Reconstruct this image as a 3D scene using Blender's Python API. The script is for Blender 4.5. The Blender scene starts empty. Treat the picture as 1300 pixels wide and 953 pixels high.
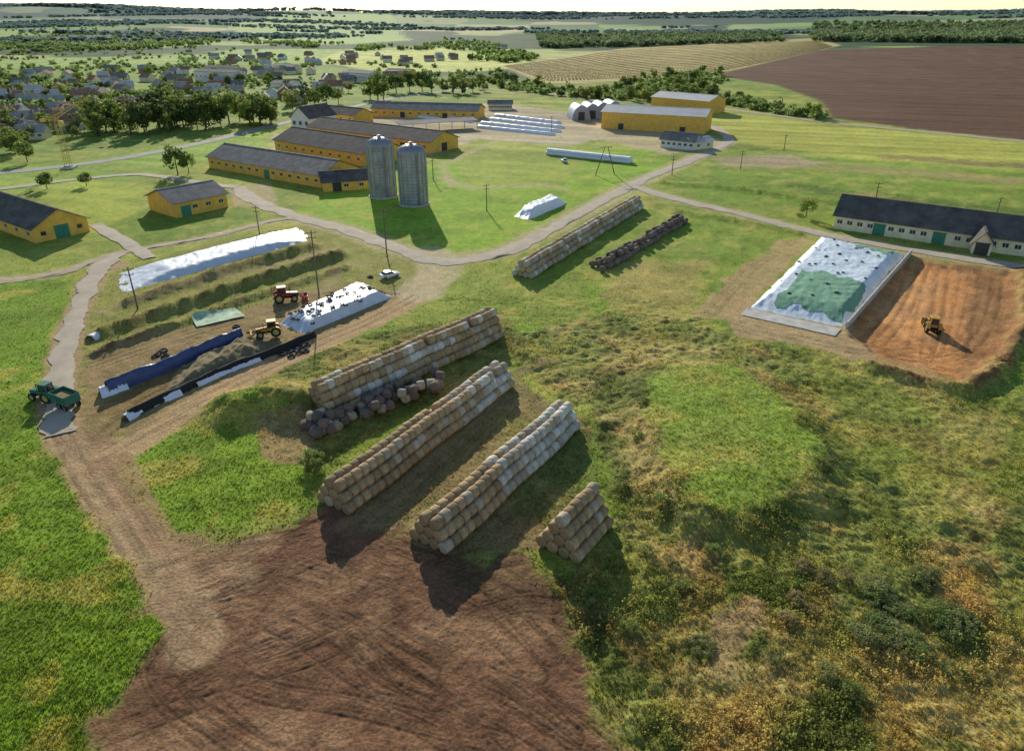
import bpy, bmesh, math, random
import numpy as np
from mathutils import Vector, Matrix
random.seed(7); RNG=np.random.default_rng(7)
scene=bpy.context.scene; COL=scene.collection
# ---------------------------------------------------------------- image pixel coordinates unprojected through the camera onto the ground plane
F=867.0; PT=math.radians(25.0); CAMH=50.0
SP,CP=math.sin(PT),math.cos(PT)
def G(u,v):
    xc=(u-650)/F; yc=-(v-432)/F
    t=CAMH/max(SP-yc*CP,0.006)
    return (t*xc, t*(CP+yc*SP))
def Ga(u,v):
    u=np.asarray(u,float); v=np.asarray(v,float)
    xc=(u-650)/F; yc=-(v-432)/F
    t=CAMH/np.maximum(SP-yc*CP,0.006)
    return t*xc, t*(CP+yc*SP)
def L(c,k=1.0):
    return tuple(((x/255.0+0.055)/1.055)**2.4*k if x>10 else x/255/12.92*k for x in c)
# ---------------------------------------------------------------- noise
def vnoise(x,y,seed=0):
    xi=np.floor(x); yi=np.floor(y); fx=x-xi; fy=y-yi
    xi=xi.astype(np.int64); yi=yi.astype(np.int64)
    fx=fx*fx*(3-2*fx); fy=fy*fy*(3-2*fy)
    def h(a,b):
        n=(a*374761393+b*668265263+seed*974634777)&0xFFFFFFFF
        n=((n^(n>>13))*1274126177)&0xFFFFFFFF
        n=n^(n>>16)
        return (n&0xFFFFFF)/float(0xFFFFFF)
    return (h(xi,yi)*(1-fx)+h(xi+1,yi)*fx)*(1-fy)+(h(xi,yi+1)*(1-fx)+h(xi+1,yi+1)*fx)*fy
def fbm(x,y,seed=0,o=4):
    s=0;a=.5;t=0
    for i in range(o):
        s=s+a*vnoise(x*2**i+17.3*i,y*2**i-9.1*i,seed+i); t+=a; a*=.5
    return s/t
def sstep(a,b,x):
    t=np.clip((x-a)/(b-a),0,1); return t*t*(3-2*t)
def poly_sd(x,y,poly,margin):
    P=np.array(poly,float)
    out=np.full(x.shape,-1e6)
    m=(x>P[:,0].min()-margin)&(x<P[:,0].max()+margin)&(y>P[:,1].min()-margin)&(y<P[:,1].max()+margin)
    if not m.any(): return out
    X=x[m];Y=y[m]; d=np.full(X.shape,1e12); ins=np.zeros(X.shape,bool)
    n=len(P)
    for i in range(n):
        ax,ay=P[i];bx,by=P[(i+1)%n]
        ex,ey=bx-ax,by-ay; l2=ex*ex+ey*ey+1e-9
        t=np.clip(((X-ax)*ex+(Y-ay)*ey)/l2,0,1)
        d=np.minimum(d,(X-ax-t*ex)**2+(Y-ay-t*ey)**2)
        c=((ay>Y)!=(by>Y))
        if ey!=0: ins^=c&(X<ax+(Y-ay)*ex/ey)
    r=np.sqrt(d); r[~ins]*=-1
    out[m]=r; return out
def line_d(x,y,pts,margin):
    P=np.array(pts,float); out=np.full(x.shape,1e6)
    m=(x>P[:,0].min()-margin)&(x<P[:,0].max()+margin)&(y>P[:,1].min()-margin)&(y<P[:,1].max()+margin)
    if not m.any(): return out
    X=x[m];Y=y[m]; d=np.full(X.shape,1e12)
    for i in range(len(P)-1):
        ax,ay=P[i];bx,by=P[i+1]; ex,ey=bx-ax,by-ay; l2=ex*ex+ey*ey+1e-9
        t=np.clip(((X-ax)*ex+(Y-ay)*ey)/l2,0,1)
        d=np.minimum(d,(X-ax-t*ex)**2+(Y-ay-t*ey)**2)
    out[m]=np.sqrt(d); return out
def PX(*p): return [G(u,v) for u,v in p]
def catmull(pts,n=10):
    P=[pts[0]]+list(pts)+[pts[-1]]; out=[]
    for i in range(1,len(P)-2):
        p0,p1,p2,p3=[np.array(q) for q in P[i-1:i+3]]
        for k in range(n):
            t=k/n
            out.append(.5*((2*p1)+(-p0+p2)*t+(2*p0-5*p1+4*p2-p3)*t*t+(-p0+3*p1-3*p2+p3)*t**3))
    out.append(np.array(P[-2])); return np.array(out)
# ---------------------------------------------------------------- ground zones: polygon, colour, edge, warp, strength, grass, dirt, weed
K=1.9
def C(r,g,b,k=1.0): return L((r,g,b),K*k)
CIRC=PX((822,492),(845,476),(885,470),(930,474),(978,498),(1015,535),(1034,575),(1022,618),(985,648),(935,660),(890,652),(858,625),(836,585),(820,540))
SAND=PX((1074,420),(1152,328),(1205,337),(1284,345),(1290,405),(1258,458),(1215,480),(1160,465),(1105,448))
ZONES=[
 (PX((-200,92),(350,78),(640,104),(610,128),(330,150),(150,190),(-200,215)),C(92,116,48),8,6,.85,.6,0,.2),
 (PX((290,42),(380,38),(500,38),(522,52),(420,58),(330,52)),C(128,144,84),6,40,.9,0,0,0),
 (PX((400,78),(430,66),(560,62),(640,72),(690,84),(600,92),(470,90)),C(152,154,84),4,2,1,0,0,0),
 (PX((636,84),(790,62),(1035,50),(1068,58),(930,90),(850,98),(740,106),(690,106)),C(142,128,82),5,2,1,0,0,0),
 (PX((905,96),(1040,64),(1180,60),(1500,58),(1500,200),(1300,178),(1170,165),(1055,150),(1040,128),(985,108)),C(80,58,43),4,1.5,1,0,.0,0),
 (PX((880,138),(1050,158),(1300,182),(1500,205),(1500,235),(1300,215),(1100,203),(930,180)),C(136,138,62),4,4,.95,.4,0,0),
 (PX((815,244),(925,190),(1100,205),(1300,218),(1500,235),(1500,330),(1300,300),(1060,262),(930,262)),C(96,120,44),3,3,.9,.7,0,.25),
 (PX((930,196),(1100,210),(1300,226),(1500,245),(1500,256),(1300,236),(1100,219),(930,206)),C(124,112,72),2,5,.75,.2,0,.1),
 (PX((1000,232),(1300,266),(1500,292),(1500,302),(1300,275),(1000,240)),C(66,88,38),2,4,.8,.4,0,.7),
 (PX((1120,196),(1300,208),(1500,226),(1500,232),(1300,214),(1120,202)),C(96,80,60),2,4,.7,.1,0,0),
 (PX((900,200),(1000,196),(1050,208),(1000,214),(920,212)),C(140,124,98),2,3,.8,0,.3,0),
 (PX((-300,222),(100,205),(330,165),(340,190),(180,225),(100,240),(-300,262)),C(110,136,54),3,2,.9,.6,0,0),
 (PX((40,245),(120,228),(180,240),(170,258),(200,300),(130,300)),C(130,142,56),2,2,.9,.6,0,0),
 (PX((130,290),(190,262),(300,262),(340,272),(260,300),(190,318)),C(92,114,42),1.5,2,.9,.7,0,.1),
 (PX((-400,360),(60,356),(98,352),(84,400),(62,450),(44,520),(66,580),(122,645),(180,700),(212,750),(190,815),(150,864),(100,960),(60,1100),(-700,1100)),C(96,122,40),1.2,2.2,1,1,0,0),
 (PX((370,268),(470,222),(560,205),(640,190),(830,190),(862,206),(760,252),(640,312),(560,322),(450,292)),C(108,138,42),1.5,1.5,.95,.8,0,0),
 (PX((560,190),(680,170),(760,195),(700,240),(600,235)),C(132,138,64),2,3,.6,.5,.1,0),
 (PX((556,345),(660,322),(800,250),(930,278),(1004,300),(960,330),(880,398),(800,404),(700,470),(640,440),(560,385)),C(102,124,46),1.2,2.5,1,.8,0,.25),
 (PX((800,330),(900,330),(880,400),(800,402),(760,380)),C(138,124,74),1.2,3.5,.7,.5,0,.4),
 (PX((640,428),(800,392),(880,404),(940,430),(1130,470),(1240,482),(1300,440),(1600,470),(1800,1150),(860,1150),(770,870),(725,800),(700,745),(800,650),(745,520),(655,470)),C(104,110,56),1.0,2.0,1,.5,0,1),
 (PX((1290,345),(1500,345),(1700,620),(1330,520),(1250,480)),C(100,120,48),1,2,.9,.8,0,.4),
 (PX((1020,430),(1300,500),(1330,640),(1150,620),(1040,560)),C(112,122,54),1,4,.7,.8,0,.4),
 (PX((740,470),(830,470),(850,600),(800,650),(760,560)),C(84,88,48),1,3,.6,.4,0,1),
 (PX((800,500),(840,470),(900,460),(970,480),(1030,530),(1055,590),(1040,640),(980,672),(900,675),(840,650),(810,590)),C(82,86,46),1,3.0,.8,.4,0,1),
 (CIRC,C(108,130,52),1.3,2.4,.95,.9,0,.12),
 (PX((900,790),(950,750),(972,765),(950,810),(945,870),(900,860)),C(138,116,80),.6,1.2,.85,.1,.5,.3),
 # bunker yard
 (PX((95,440),(135,350),(250,312),(395,283),(440,298),(545,332),(548,362),(430,430),(330,470),(160,560),(95,548)),C(114,116,58),.8,1.4,1,.4,.3,.15),
 (PX((110,450),(300,395),(420,362),(520,372),(360,460),(160,552),(95,548)),C(126,106,72),.6,1.4,.9,.05,.9,0),
 (PX((130,510),(330,412),(350,415),(345,445),(170,528),(120,530)),C(112,92,56),.6,.8,.9,0,.8,0),
 # grass tongue
 (PX((160,590),(220,535),(300,500),(385,520),(385,590),(380,640),(300,660),(210,672),(165,640)),C(100,126,42),.8,1.8,1,1,0,0),
 (PX((192,680),(330,672),(400,652),(370,690),(240,712)),C(112,114,60),.8,1.8,.85,.6,.2,.1),
 (PX((300,500),(380,440),(640,395),(660,440),(640,470),(480,545),(400,600),(385,540)),C(92,98,48),.8,1.5,.85,.5,.2,.8),
 (PX((325,532),(390,528),(400,560),(385,590),(330,580)),C(132,104,76),.5,1.0,.75,.1,.5,.2),
 # bare ground between the stacks
 (PX((440,650),(500,600),(655,480),(745,540),(740,600),(690,700),(530,700)),C(110,94,66),.8,1.8,.85,.2,.5,.15),
 (PX((640,520),(740,545),(760,620),(700,690),(640,640)),C(90,100,50),.8,1.8,.7,.6,.1,.4),
 # earth yard at the bottom
 (PX((325,690),(380,650),(420,640),(470,665),(540,690),(620,705),(680,715),(702,745),(722,800),(748,850),(775,900),(800,1150),(-40,1150),(110,960),(160,860),(205,790),(240,712)),C(104,76,55),1.4,3.2,1,0,1,0),
 (PX((76,548),(145,548),(150,590),(150,640),(205,688),(250,716),(300,706),(330,690),(320,740),(225,780),(205,735),(142,655),(98,600)),C(132,106,78),1.2,2.0,1,0,1,0),
 (PX((560,700),(690,710),(720,800),(640,780)),C(94,74,52),.8,2.5,.6,.2,.6,.1),
 (PX((190,760),(300,740),(400,780),(320,860),(200,840)),C(124,95,70),1.5,4,.6,0,1,0),
 # sand
 (PX((1062,414),(1152,320),(1205,331),(1296,340),(1304,405),(1272,470),(1215,494),(1160,480),(1095,462)),C(146,114,76),.8,2.4,.85,0,.7,0),
 (SAND,C(168,118,72),.5,1.4,1,0,1,0),
 (PX((1235,345),(1290,345),(1292,405),(1262,462),(1215,484)),C(124,92,60),.6,1.6,.85,.1,.9,0),
 (PX((1150,345),(1200,345),(1180,420),(1120,430)),C(184,134,84),.8,2,.6,0,.9,0),
 (PX((1080,425),(1120,400),(1170,440),(1150,462),(1105,450)),C(136,94,58),.8,2,.6,0,.9,0),
 (PX((925,392),(960,378),(1075,414),(1120,452),(1105,462),(1020,440),(930,424)),C(150,126,92),.5,1.6,.9,0,.7,0),
 (PX((874,402),(930,348),(985,308),(1035,300),(1010,330),(955,382),(932,412)),C(150,126,90),.6,2.2,.8,.2,.5,0),
 # farm yard
 (PX((495,132),(640,132),(765,148),(768,176),(716,186),(610,176),(560,195),(470,205),(345,190),(345,172)),C(148,134,110),2,2.5,.9,.1,.2,0),
 (PX((740,150),(900,172),(930,182),(850,197),(770,180)),C(150,136,106),2,2.0,.9,.1,.2,0),
 (PX((288,238),(345,232),(352,262),(300,262)),C(150,132,100),1,1.5,.8,.1,.2,0),
]
TRACKS=[ # dusty shoulders: polyline, half width, colour
 (PX((150,335),(120,350),(98,395),(84,440),(72,500),(78,545),(112,600),(150,655),(198,705),(232,760),(250,820)),2.5,C(144,118,88),1.1),
 (PX((548,345),(528,378),(470,408),(400,438),(310,480),(215,535),(150,575),(110,585)),2.8,C(150,124,90),1.1),
 (PX((125,590),(150,585),(170,620),(205,680),(260,705),(340,690)),1.6,C(132,104,76),.9),
 (PX((-80,362),(60,350),(150,322),(260,302),(350,280),(385,278)),2.4,C(150,134,98),.9),
 (PX((385,278),(440,292),(500,314),(560,332),(640,320),(720,280),(800,236),(870,206),(925,180)),4.4,C(152,138,102),.85),
 (PX((548,320),(560,345),(530,372)),5.0,C(156,142,110),.9),
 (PX((800,236),(870,256),(940,272),(1020,292),(1120,312),(1300,340),(1500,372)),3.6,C(150,136,100),.85),
 (PX((560,225),(600,240),(690,235),(720,240)),2.0,C(150,136,102),.7),
 (PX((640,175),(600,192),(560,210),(575,235)),2.0,C(150,136,102),.6),
 (PX((410,370),(430,340),(490,330)),1.5,C(130,116,80),.7),
 (PX((130,395),(280,352),(420,318)),1.6,C(136,118,80),.85),
 (PX((110,470),(250,420),(400,378)),1.6,C(130,108,74),.8),
 (PX((700,460),(640,480),(600,530),(520,610),(470,660)),1.4,C(118,98,70),.6),
]
BERMS=[ # earth banks: polyline, half width, height, bare earth share
 (PX((165,384),(280,347),(395,314)),2.3,1.5,.65),
 (PX((130,424),(300,366),(430,325)),2.2,1.7,.65),
 (PX((125,448),(280,392),(440,340)),1.5,1.0,.7),
 (PX((300,520),(345,512),(375,520)),5.0,2.6,.3),
 (PX((815,250),(860,270),(930,280),(1010,296)),2.2,.8,.2),
 (PX((840,232),(930,240),(1060,258)),2.5,1.0,.1),
 (PX((1105,466),(1165,484),(1220,498),(1270,470)),1.8,1.3,.95),
 (PX((1302,345),(1306,402),(1274,466)),1.6,1.1,.95),
 (PX((640,422),(700,470),(760,540)),2.5,.6,.2),
]
rr0=random.Random(5)
WT=[]
def wt(*p,n=1,spread=1.5):
    base=np.array(PX(*p))
    for i in range(n):
        o=np.array([rr0.uniform(-spread,spread),rr0.uniform(-spread,spread)]); b=base+o+np.array([[rr0.uniform(-.8,.8),rr0.uniform(-.8,.8)] for _ in base])
        WT.append((catmull([tuple(q) for q in b],6),rr0.uniform(.6,1)))
wt((78,550),(120,610),(180,690),(240,790),(330,860),(470,900),(640,930),n=4,spread=1.2)
wt((215,750),(300,730),(400,760),(520,820),(640,880),(740,960),n=7,spread=4)
wt((250,720),(330,700),(420,690),(520,720),(620,760),(720,850),n=5,spread=3)
wt((200,830),(260,760),(340,720),(440,670),n=3,spread=2.5)
wt((230,760),(230,840),(300,920),(420,990),n=3,spread=3)
wt((650,720),(560,740),(460,780),(360,840),(200,900),n=5,spread=4)
wt((700,760),(640,760),(580,790),(560,870),(600,960),n=4,spread=2)
wt((480,670),(440,740),(470,830),(560,900),n=3,spread=2)
wt((1178,446),(1192,395),(1200,342),n=4,spread=3)
wt((1120,440),(1160,390),(1178,335),n=3,spread=2)
wt((1225,450),(1235,400),(1240,345),n=2,spread=1.5)
wt((1100,430),(1150,445),(1210,440),(1245,400),(1255,350),n=2,spread=1.5)
wt((930,410),(1000,428),(1090,445),(1150,440),n=2,spread=1)
wt((900,400),(950,345),(1005,308),n=2,spread=1)
wt((120,560),(180,515),(300,455),(350,430),n=2,spread=.8)
wt((105,470),(250,420),(400,378),(500,350),n=2,spread=.8)
wt((120,585),(215,533),(310,481),(400,438),(470,408),(528,378),n=2,spread=.3)
wt((470,660),(560,590),(650,500),n=2,spread=1)
wt((630,690),(690,610),(735,560),n=2,spread=1)
def tracks_field(x,y):
    o=np.zeros(x.shape)
    for p,s in WT:
        d=line_d(x,y,p,1.8)
        o=np.maximum(o,s*(np.exp(-((d-.95)/.18)**2)+.6*np.exp(-((d-.6)/.10)**2)))
    return o
def terr_base(x,y):
    d=np.hypot(x,y)
    r=sstep(1500,6500,d)
    h=r*(fbm(x/2600,y/2600,5,3)*210-30)
    h=h+sstep(2500,9000,d)*40
    return h
def ground_eval(x,y,full=True):
    n=x.shape
    wx=(fbm(x/3.0,y/3.0,11,3)-.5)*2; wy=(fbm(x/3.0,y/3.0,23,3)-.5)*2
    d=np.hypot(x,y)
    big=fbm(x/18,y/18,31,4); med=fbm(x/4,y/4,37,3)
    a=np.array(C(94,114,44)); b=np.array(C(130,138,62))
    col=a+(b-a)*np.clip((big-.3)*2.2,0,1)[:,None]
    far=sstep(550,800,d)
    cell=vnoise(np.floor(x/380+fbm(x/900,y/900,3,2)*1.6),np.floor(y/520+.3*x/900),77)
    fc=np.array([C(78,100,48),C(118,134,70),C(134,138,80),C(92,114,54),C(152,144,98)])
    fcol=fc[np.clip((cell*5).astype(int),0,4)]
    wood=sstep(.52,.56,fbm(x/700,y/900,91,4))[:,None]
    wc=np.array(C(48,66,40))*(.6+.8*fbm(x/40,y/60,191,3))[:,None]
    fcol=fcol*(1-wood)+wc*wood
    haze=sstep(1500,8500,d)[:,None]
    fcol=fcol*(1-haze*.7)+np.array(C(84,104,116,.75))*haze*.7  # aerial haze painted into the ground colour, growing with distance
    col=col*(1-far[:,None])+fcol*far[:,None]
    g=np.full(n,.7)*(1-far); dt=np.zeros(n); wd=np.full(n,.08)*(1-far)
    for poly,c,e,w,s,gg,dd,ww in ZONES:
        sd=poly_sd(x+wx*w,y+wy*w,poly,e+w+2)
        m=sstep(-e,e,sd)*s
        cc=np.array(c)
        col=col*(1-m[:,None])+cc*m[:,None]
        g=g*(1-m)+gg*m; dt=dt*(1-m)+dd*m; wd=wd*(1-m)+ww*m
    st=fbm((x*.96-y*.28)/70,(x*.28+y*.96)/5,611,4)
    k=sstep(190,330,d)*(1-sstep(1500,2500,d))
    col=col*(1+k*1.2*(st-.5))[:,None]
    m=(sstep(.46,.66,fbm(x/6,y/6,55,4))*wd)[:,None]
    col=col*(1-.65*m)+np.array(C(68,78,34))*.65*m
    m=(sstep(.50,.68,fbm(x/9,y/9,155,4))*wd*.7)[:,None]
    col=col*(1-m)+np.array(C(146,132,82))*m
    m=(sstep(.60,.72,fbm(x/6,y/6,165,4))*wd*.4)[:,None]
    col=col*(1-m)+np.array(C(132,104,64))*m
    m=(sstep(.50,.68,fbm(x/7,y/7,255,4))*g*.5)[:,None]
    col=col*(1-m)+np.array(C(78,98,34))*m
    m=(sstep(.54,.72,fbm(x/5,y/5,355,4))*g*.5)[:,None]
    col=col*(1-m)+np.array(C(152,144,74))*m
    m=(sstep(.42,.68,fbm(x/4,y/6,455,4))*dt*.55)[:,None]
    col=col*(1-m)+col*np.array([.62,.60,.58])*m
    m=(sstep(.55,.7,fbm(x/6,y/5,555,4))*dt*.35)[:,None]
    col=col*(1-m)+np.array(C(146,116,84))*m
    rd=np.zeros(n)
    for pts,hw,c,s in TRACKS:
        dd=line_d(x+wx*.9,y+wy*.9,pts,hw+4)
        m=(1-sstep(hw*.7,hw*1.25,dd))*s*(.85+.4*(med-.5))
        m=np.clip(m,0,1)
        col=col*(1-m[:,None])+np.array(c)*m[:,None]
        g=g*(1-m); wd=wd*(1-m); dt=dt*(1-m)+.65*m; rd=np.maximum(rd,m)
    wtf=tracks_field(x,y)*np.clip(dt*1.3,0,1)*np.clip(2.4*med-.3,.15,1)
    col=col*(1-.5*np.clip(wtf,0,1))[:,None]
    h=np.zeros(n)
    for pts,hw,hh,be in BERMS:
        dd=line_d(x+wx*.5,y+wy*.5,pts,hw+5)
        k=np.exp(-(dd/hw)**2*1.6)*hh*(.7+.6*med)
        h=np.maximum(h,k)
        m=np.clip(k/hh*1.3,0,1)
        wd=np.maximum(wd,m*.7)
        mm=(m*(.35+.65*sstep(.4,.55,fbm(x/2.5,y/2.5,801,3)))*be)[:,None]
        col=col*(1-mm)+np.array(C(88,68,46))*mm
    near=1-sstep(250,450,d)
    bump=(fbm(x/1.1,y/1.1,61,3)-.5)
    fb=(fbm(x/.45,y/.45,67,2)-.5)
    h=h+near*(wd*(.6*bump+.6*(med-.5))+g*.14*bump+dt*(.16*bump+.09*fb)+g*.35*(med-.5))*(1-rd)
    sdp=poly_sd(x,y,CIRC,10)
    h=h+1.5*sstep(-6,1.0,sdp)
    sds=poly_sd(x+wx*1.4,y+wy*1.4,SAND,6)
    h=h-.65*sstep(-.4,1.4,sds)
    e=np.exp(-((sds-.4)/.8)**2)[:,None]*.45
    col=col*(1-e)+np.array(C(96,66,42))*e
    h=h-near*wtf*.09
    col=col*(1+np.clip(g,0,1)[:,None]*np.array([.10,-.02,.0]))
    z=terr_base(x,y)+h
    return col,g,dt,wd,z
def zg(x,y):
    X=np.array([float(x)]);Y=np.array([float(y)])
    if math.hypot(x,y)>460: return float(terr_base(X,Y)[0])
    return float(ground_eval(X,Y)[4][0])
# ---------------------------------------------------------------- generic helpers
def mesh_np(name,V,Fq,nv=4,colattr=None,smooth=False):
    me=bpy.data.meshes.new(name)
    V=np.ascontiguousarray(V,np.float32); Fq=np.ascontiguousarray(Fq,np.int32)
    me.vertices.add(len(V)); me.vertices.foreach_set("co",V.ravel())
    me.loops.add(Fq.size); me.loops.foreach_set("vertex_index",Fq.ravel())
    me.polygons.add(len(Fq))
    me.polygons.foreach_set("loop_start",np.arange(0,Fq.size,nv,dtype=np.int32))
    me.polygons.foreach_set("use_smooth",np.full(len(Fq),smooth))
    me.update(calc_edges=True)
    for nm,c in (colattr or {}).items():
        at=me.color_attributes.new(nm,'FLOAT_COLOR','POINT')
        c4=np.ones((len(V),4),np.float32); c4[:,:c.shape[1]]=c
        at.data.foreach_set("color",c4.ravel())
    return me
def obj(name,me,parent=None,mat=None,loc=(0,0,0),rot=(0,0,0)):
    o=bpy.data.objects.new(name,me); COL.objects.link(o)
    if parent: o.parent=parent
    o.location=loc; o.rotation_euler=rot
    if mat and me is not None and len(me.materials)==0: me.materials.append(mat)
    return o
def top(o,label,cat,group=None,kind=None):
    if kind: o["kind"]=kind
    if label: o["label"]=label
    if cat: o["category"]=cat
    if group: o["group"]=group
    return o
def empty(name,loc,rz=0,label="",cat="",group=None):
    o=bpy.data.objects.new(name,None); COL.objects.link(o); o.location=loc; o.rotation_euler=(0,0,rz)
    o.empty_display_size=.3
    return top(o,label,cat,group)
# bmesh shape helpers
def bbox(bm,c,s,rot=None,bev=0):
    r=bmesh.ops.create_cube(bm,size=1)
    vs=r['verts']
    Mx=Matrix.Translation(c)@(rot.to_4x4() if rot else Matrix.Identity(4))@Matrix.Diagonal((*s,1))
    bmesh.ops.transform(bm,matrix=Mx,verts=vs)
    if bev>0:
        es=list({e for v in vs for e in v.link_edges})
        bmesh.ops.bevel(bm,geom=es,offset=bev,segments=2,affect='EDGES',profile=.6)
def bcyl(bm,c,r,d,axis='Z',seg=20,r2=None):
    q=bmesh.ops.create_cone(bm,cap_ends=True,segments=seg,radius1=r,radius2=r if r2 is None else r2,depth=d)
    R={'Z':Matrix.Identity(4),'X':Matrix.Rotation(math.pi/2,4,'Y'),'Y':Matrix.Rotation(math.pi/2,4,'X')}[axis]
    bmesh.ops.transform(bm,matrix=Matrix.Translation(c)@R,verts=q['verts'])
def brod(bm,a,b,r,seg=6,r2=None):
    a=Vector(a);b=Vector(b); d=b-a
    q=bmesh.ops.create_cone(bm,cap_ends=True,segments=seg,radius1=r,radius2=r if r2 is None else r2,depth=d.length)
    Mx=Matrix.Translation((a+b)/2)@d.to_track_quat('Z','Y').to_matrix().to_4x4()
    bmesh.ops.transform(bm,matrix=Mx,verts=q['verts'])
def bprism(bm,prof,y0,y1,bev=0):
    a=[bm.verts.new((x,y0,z)) for x,z in prof]; b=[bm.verts.new((x,y1,z)) for x,z in prof]
    n=len(prof); fs=[bm.faces.new(a),bm.faces.new(b[::-1])]
    for i in range(n): fs.append(bm.faces.new((a[i],b[i],b[(i+1)%n],a[(i+1)%n])))
    bmesh.ops.recalc_face_normals(bm,faces=fs)
    if bev>0:
        es=list({e for f in fs for e in f.edges})
        bmesh.ops.bevel(bm,geom=es,offset=bev,segments=2,affect='EDGES',profile=.6)
def fin(bm,name,smooth=False):
    me=bpy.data.meshes.new(name); bmesh.ops.recalc_face_normals(bm,faces=bm.faces); bm.to_mesh(me); bm.free()
    if smooth:
        for p in me.polygons: p.use_smooth=True
    return me
def part(parent,name,fn,mat,smooth=False,label=None,loc=(0,0,0)):
    bm=bmesh.new(); fn(bm); o=obj(name,fin(bm,name,smooth),parent,mat,loc)
    if label: o["label"]=label
    return o
# ---------------------------------------------------------------- materials
def mat(name,c,rough=.85,var=.25,scale=1.0,bump=.0,bscale=None,metal=0,c2=None,rand=0.0,trans=0.0,attr=None,wave=None,spec=.3,coords='Object'):
    m=bpy.data.materials.new(name); m.use_nodes=True; nt=m.node_tree; N=nt.nodes; Lk=nt.links
    bs=N['Principled BSDF']; out=N['Material Output']
    bs.inputs['Roughness'].default_value=rough; bs.inputs['Metallic'].default_value=metal
    bs.inputs['Specular IOR Level'].default_value=spec
    tc=N.new('ShaderNodeTexCoord')
    no=N.new('ShaderNodeTexNoise'); no.inputs['Scale'].default_value=scale; no.inputs['Detail'].default_value=4; no.inputs['Roughness'].default_value=.65
    if coords=='World':
        ge=N.new('ShaderNodeNewGeometry'); src=ge.outputs['Position']
    else: src=tc.outputs['Object']
    Lk.new(src,no.inputs['Vector'])
    rp=N.new('ShaderNodeValToRGB'); rp.color_ramp.elements[0].position=.32; rp.color_ramp.elements[1].position=.68
    if c2 is None:
        lo=[x*(1-var) for x in c]; hi=[min(1,x*(1+var)) for x in c]
    else: lo,hi=c2,c
    rp.color_ramp.elements[0].color=(*lo,1); rp.color_ramp.elements[1].color=(*hi,1)
    Lk.new(no.outputs['Fac'],rp.inputs[0]); colo=rp.outputs['Color']
    if attr:
        at=N.new('ShaderNodeAttribute'); at.attribute_name=attr; colo=at.outputs['Color']
    if wave:
        wv=N.new('ShaderNodeTexWave'); wv.bands_direction=wave[0]; wv.inputs['Scale'].default_value=wave[1]
        wv.inputs['Distortion'].default_value=wave[3] if len(wave)>3 else 0
        Lk.new(src,wv.inputs['Vector'])
        mr=N.new('ShaderNodeMapRange'); mr.inputs['To Min'].default_value=1-wave[2]; mr.inputs['To Max'].default_value=1
        Lk.new(wv.outputs['Fac'],mr.inputs['Value'])
        mx=N.new('ShaderNodeMix'); mx.data_type='RGBA'; mx.blend_type='MULTIPLY'; mx.inputs[0].default_value=1
        Lk.new(colo,mx.inputs[6]); Lk.new(mr.outputs[0],mx.inputs[7]); colo=mx.outputs[2]
    if rand>0:
        oi=N.new('ShaderNodeObjectInfo'); hs=N.new('ShaderNodeHueSaturation')
        mr=N.new('ShaderNodeMapRange'); mr.inputs['To Min'].default_value=1-rand; mr.inputs['To Max'].default_value=1+rand
        Lk.new(oi.outputs['Random'],mr.inputs['Value']); Lk.new(mr.outputs[0],hs.inputs['Value'])
        Lk.new(colo,hs.inputs['Color']); colo=hs.outputs['Color']
    Lk.new(colo,bs.inputs['Base Color'])
    if bump>0:
        n2=N.new('ShaderNodeTexNoise'); n2.inputs['Scale'].default_value=bscale or scale*6; n2.inputs['Detail'].default_value=3
        Lk.new(src,n2.inputs['Vector'])
        b=N.new('ShaderNodeBump'); b.inputs['Strength'].default_value=min(1,bump); b.inputs['Distance'].default_value=max(.05,bump*.1)
        Lk.new(n2.outputs['Fac'],b.inputs['Height']); Lk.new(b.outputs[0],bs.inputs['Normal'])
    if trans>0:
        tr=N.new('ShaderNodeBsdfTranslucent'); Lk.new(colo,tr.inputs['Color'])
        ms=N.new('ShaderNodeMixShader'); ms.inputs[0].default_value=trans
        Lk.new(bs.outputs[0],ms.inputs[1]); Lk.new(tr.outputs[0],ms.inputs[2]); Lk.new(ms.outputs[0],out.inputs['Surface'])
    return m
M={}
M['roof']=mat('fibre_cement_roof',(.30,.28,.25),.9,.3,.35,.2,2,wave=('X',2.6,.35),spec=.15)
M['roofdark']=mat('dark_roof',(.16,.145,.125),.9,.35,.3,.2,2,wave=('X',2.6,.3),spec=.12)
M['rooflight']=mat('pale_roof',(.66,.64,.60),.6,.12,.2,wave=('X',1.5,.2))
M['yellow']=mat('yellow_plaster',(.84,.50,.10),.9,.14,.5,.15,6)
M['cream']=mat('cream_plaster',(.84,.74,.50),.9,.14,.5,.15,6)
M['white']=mat('white_plaster',(.80,.78,.72),.9,.12,.5)
M['glass']=mat('window_glass',(.03,.035,.045),.15,.2,1,spec=.6)
M['frame']=mat('window_frame_paint',(.75,.75,.72),.6,.05)
M['greendoor']=mat('green_door_paint',(.06,.24,.15),.6,.2,1)
M['darkdoor']=mat('dark_door',(.07,.06,.055),.7,.2,1)
M['steel']=mat('galvanised_steel',(.38,.39,.405),.5,.25,.25,.1,3,metal=.3,wave=('Z',3.2,.35))
M['hangar']=mat('hangar_sheet',(.38,.43,.50),.5,.12,.3,metal=.2,wave=('Y',1.6,.2))
M['wood']=mat('weathered_wood',(.18,.14,.11),.9,.3,2)
M['conc']=mat('concrete',(.54,.51,.45),.9,.2,.6,.3,5)
M['tarp']=mat('white_film',(.84,.86,.90),.38,.06,.5,.6,1.6,spec=.5)
M['tarpold']=mat('dusty_white_film',(.84,.86,.89),.42,.2,.5,.6,1.4,c2=(.66,.69,.71),spec=.5)
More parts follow.
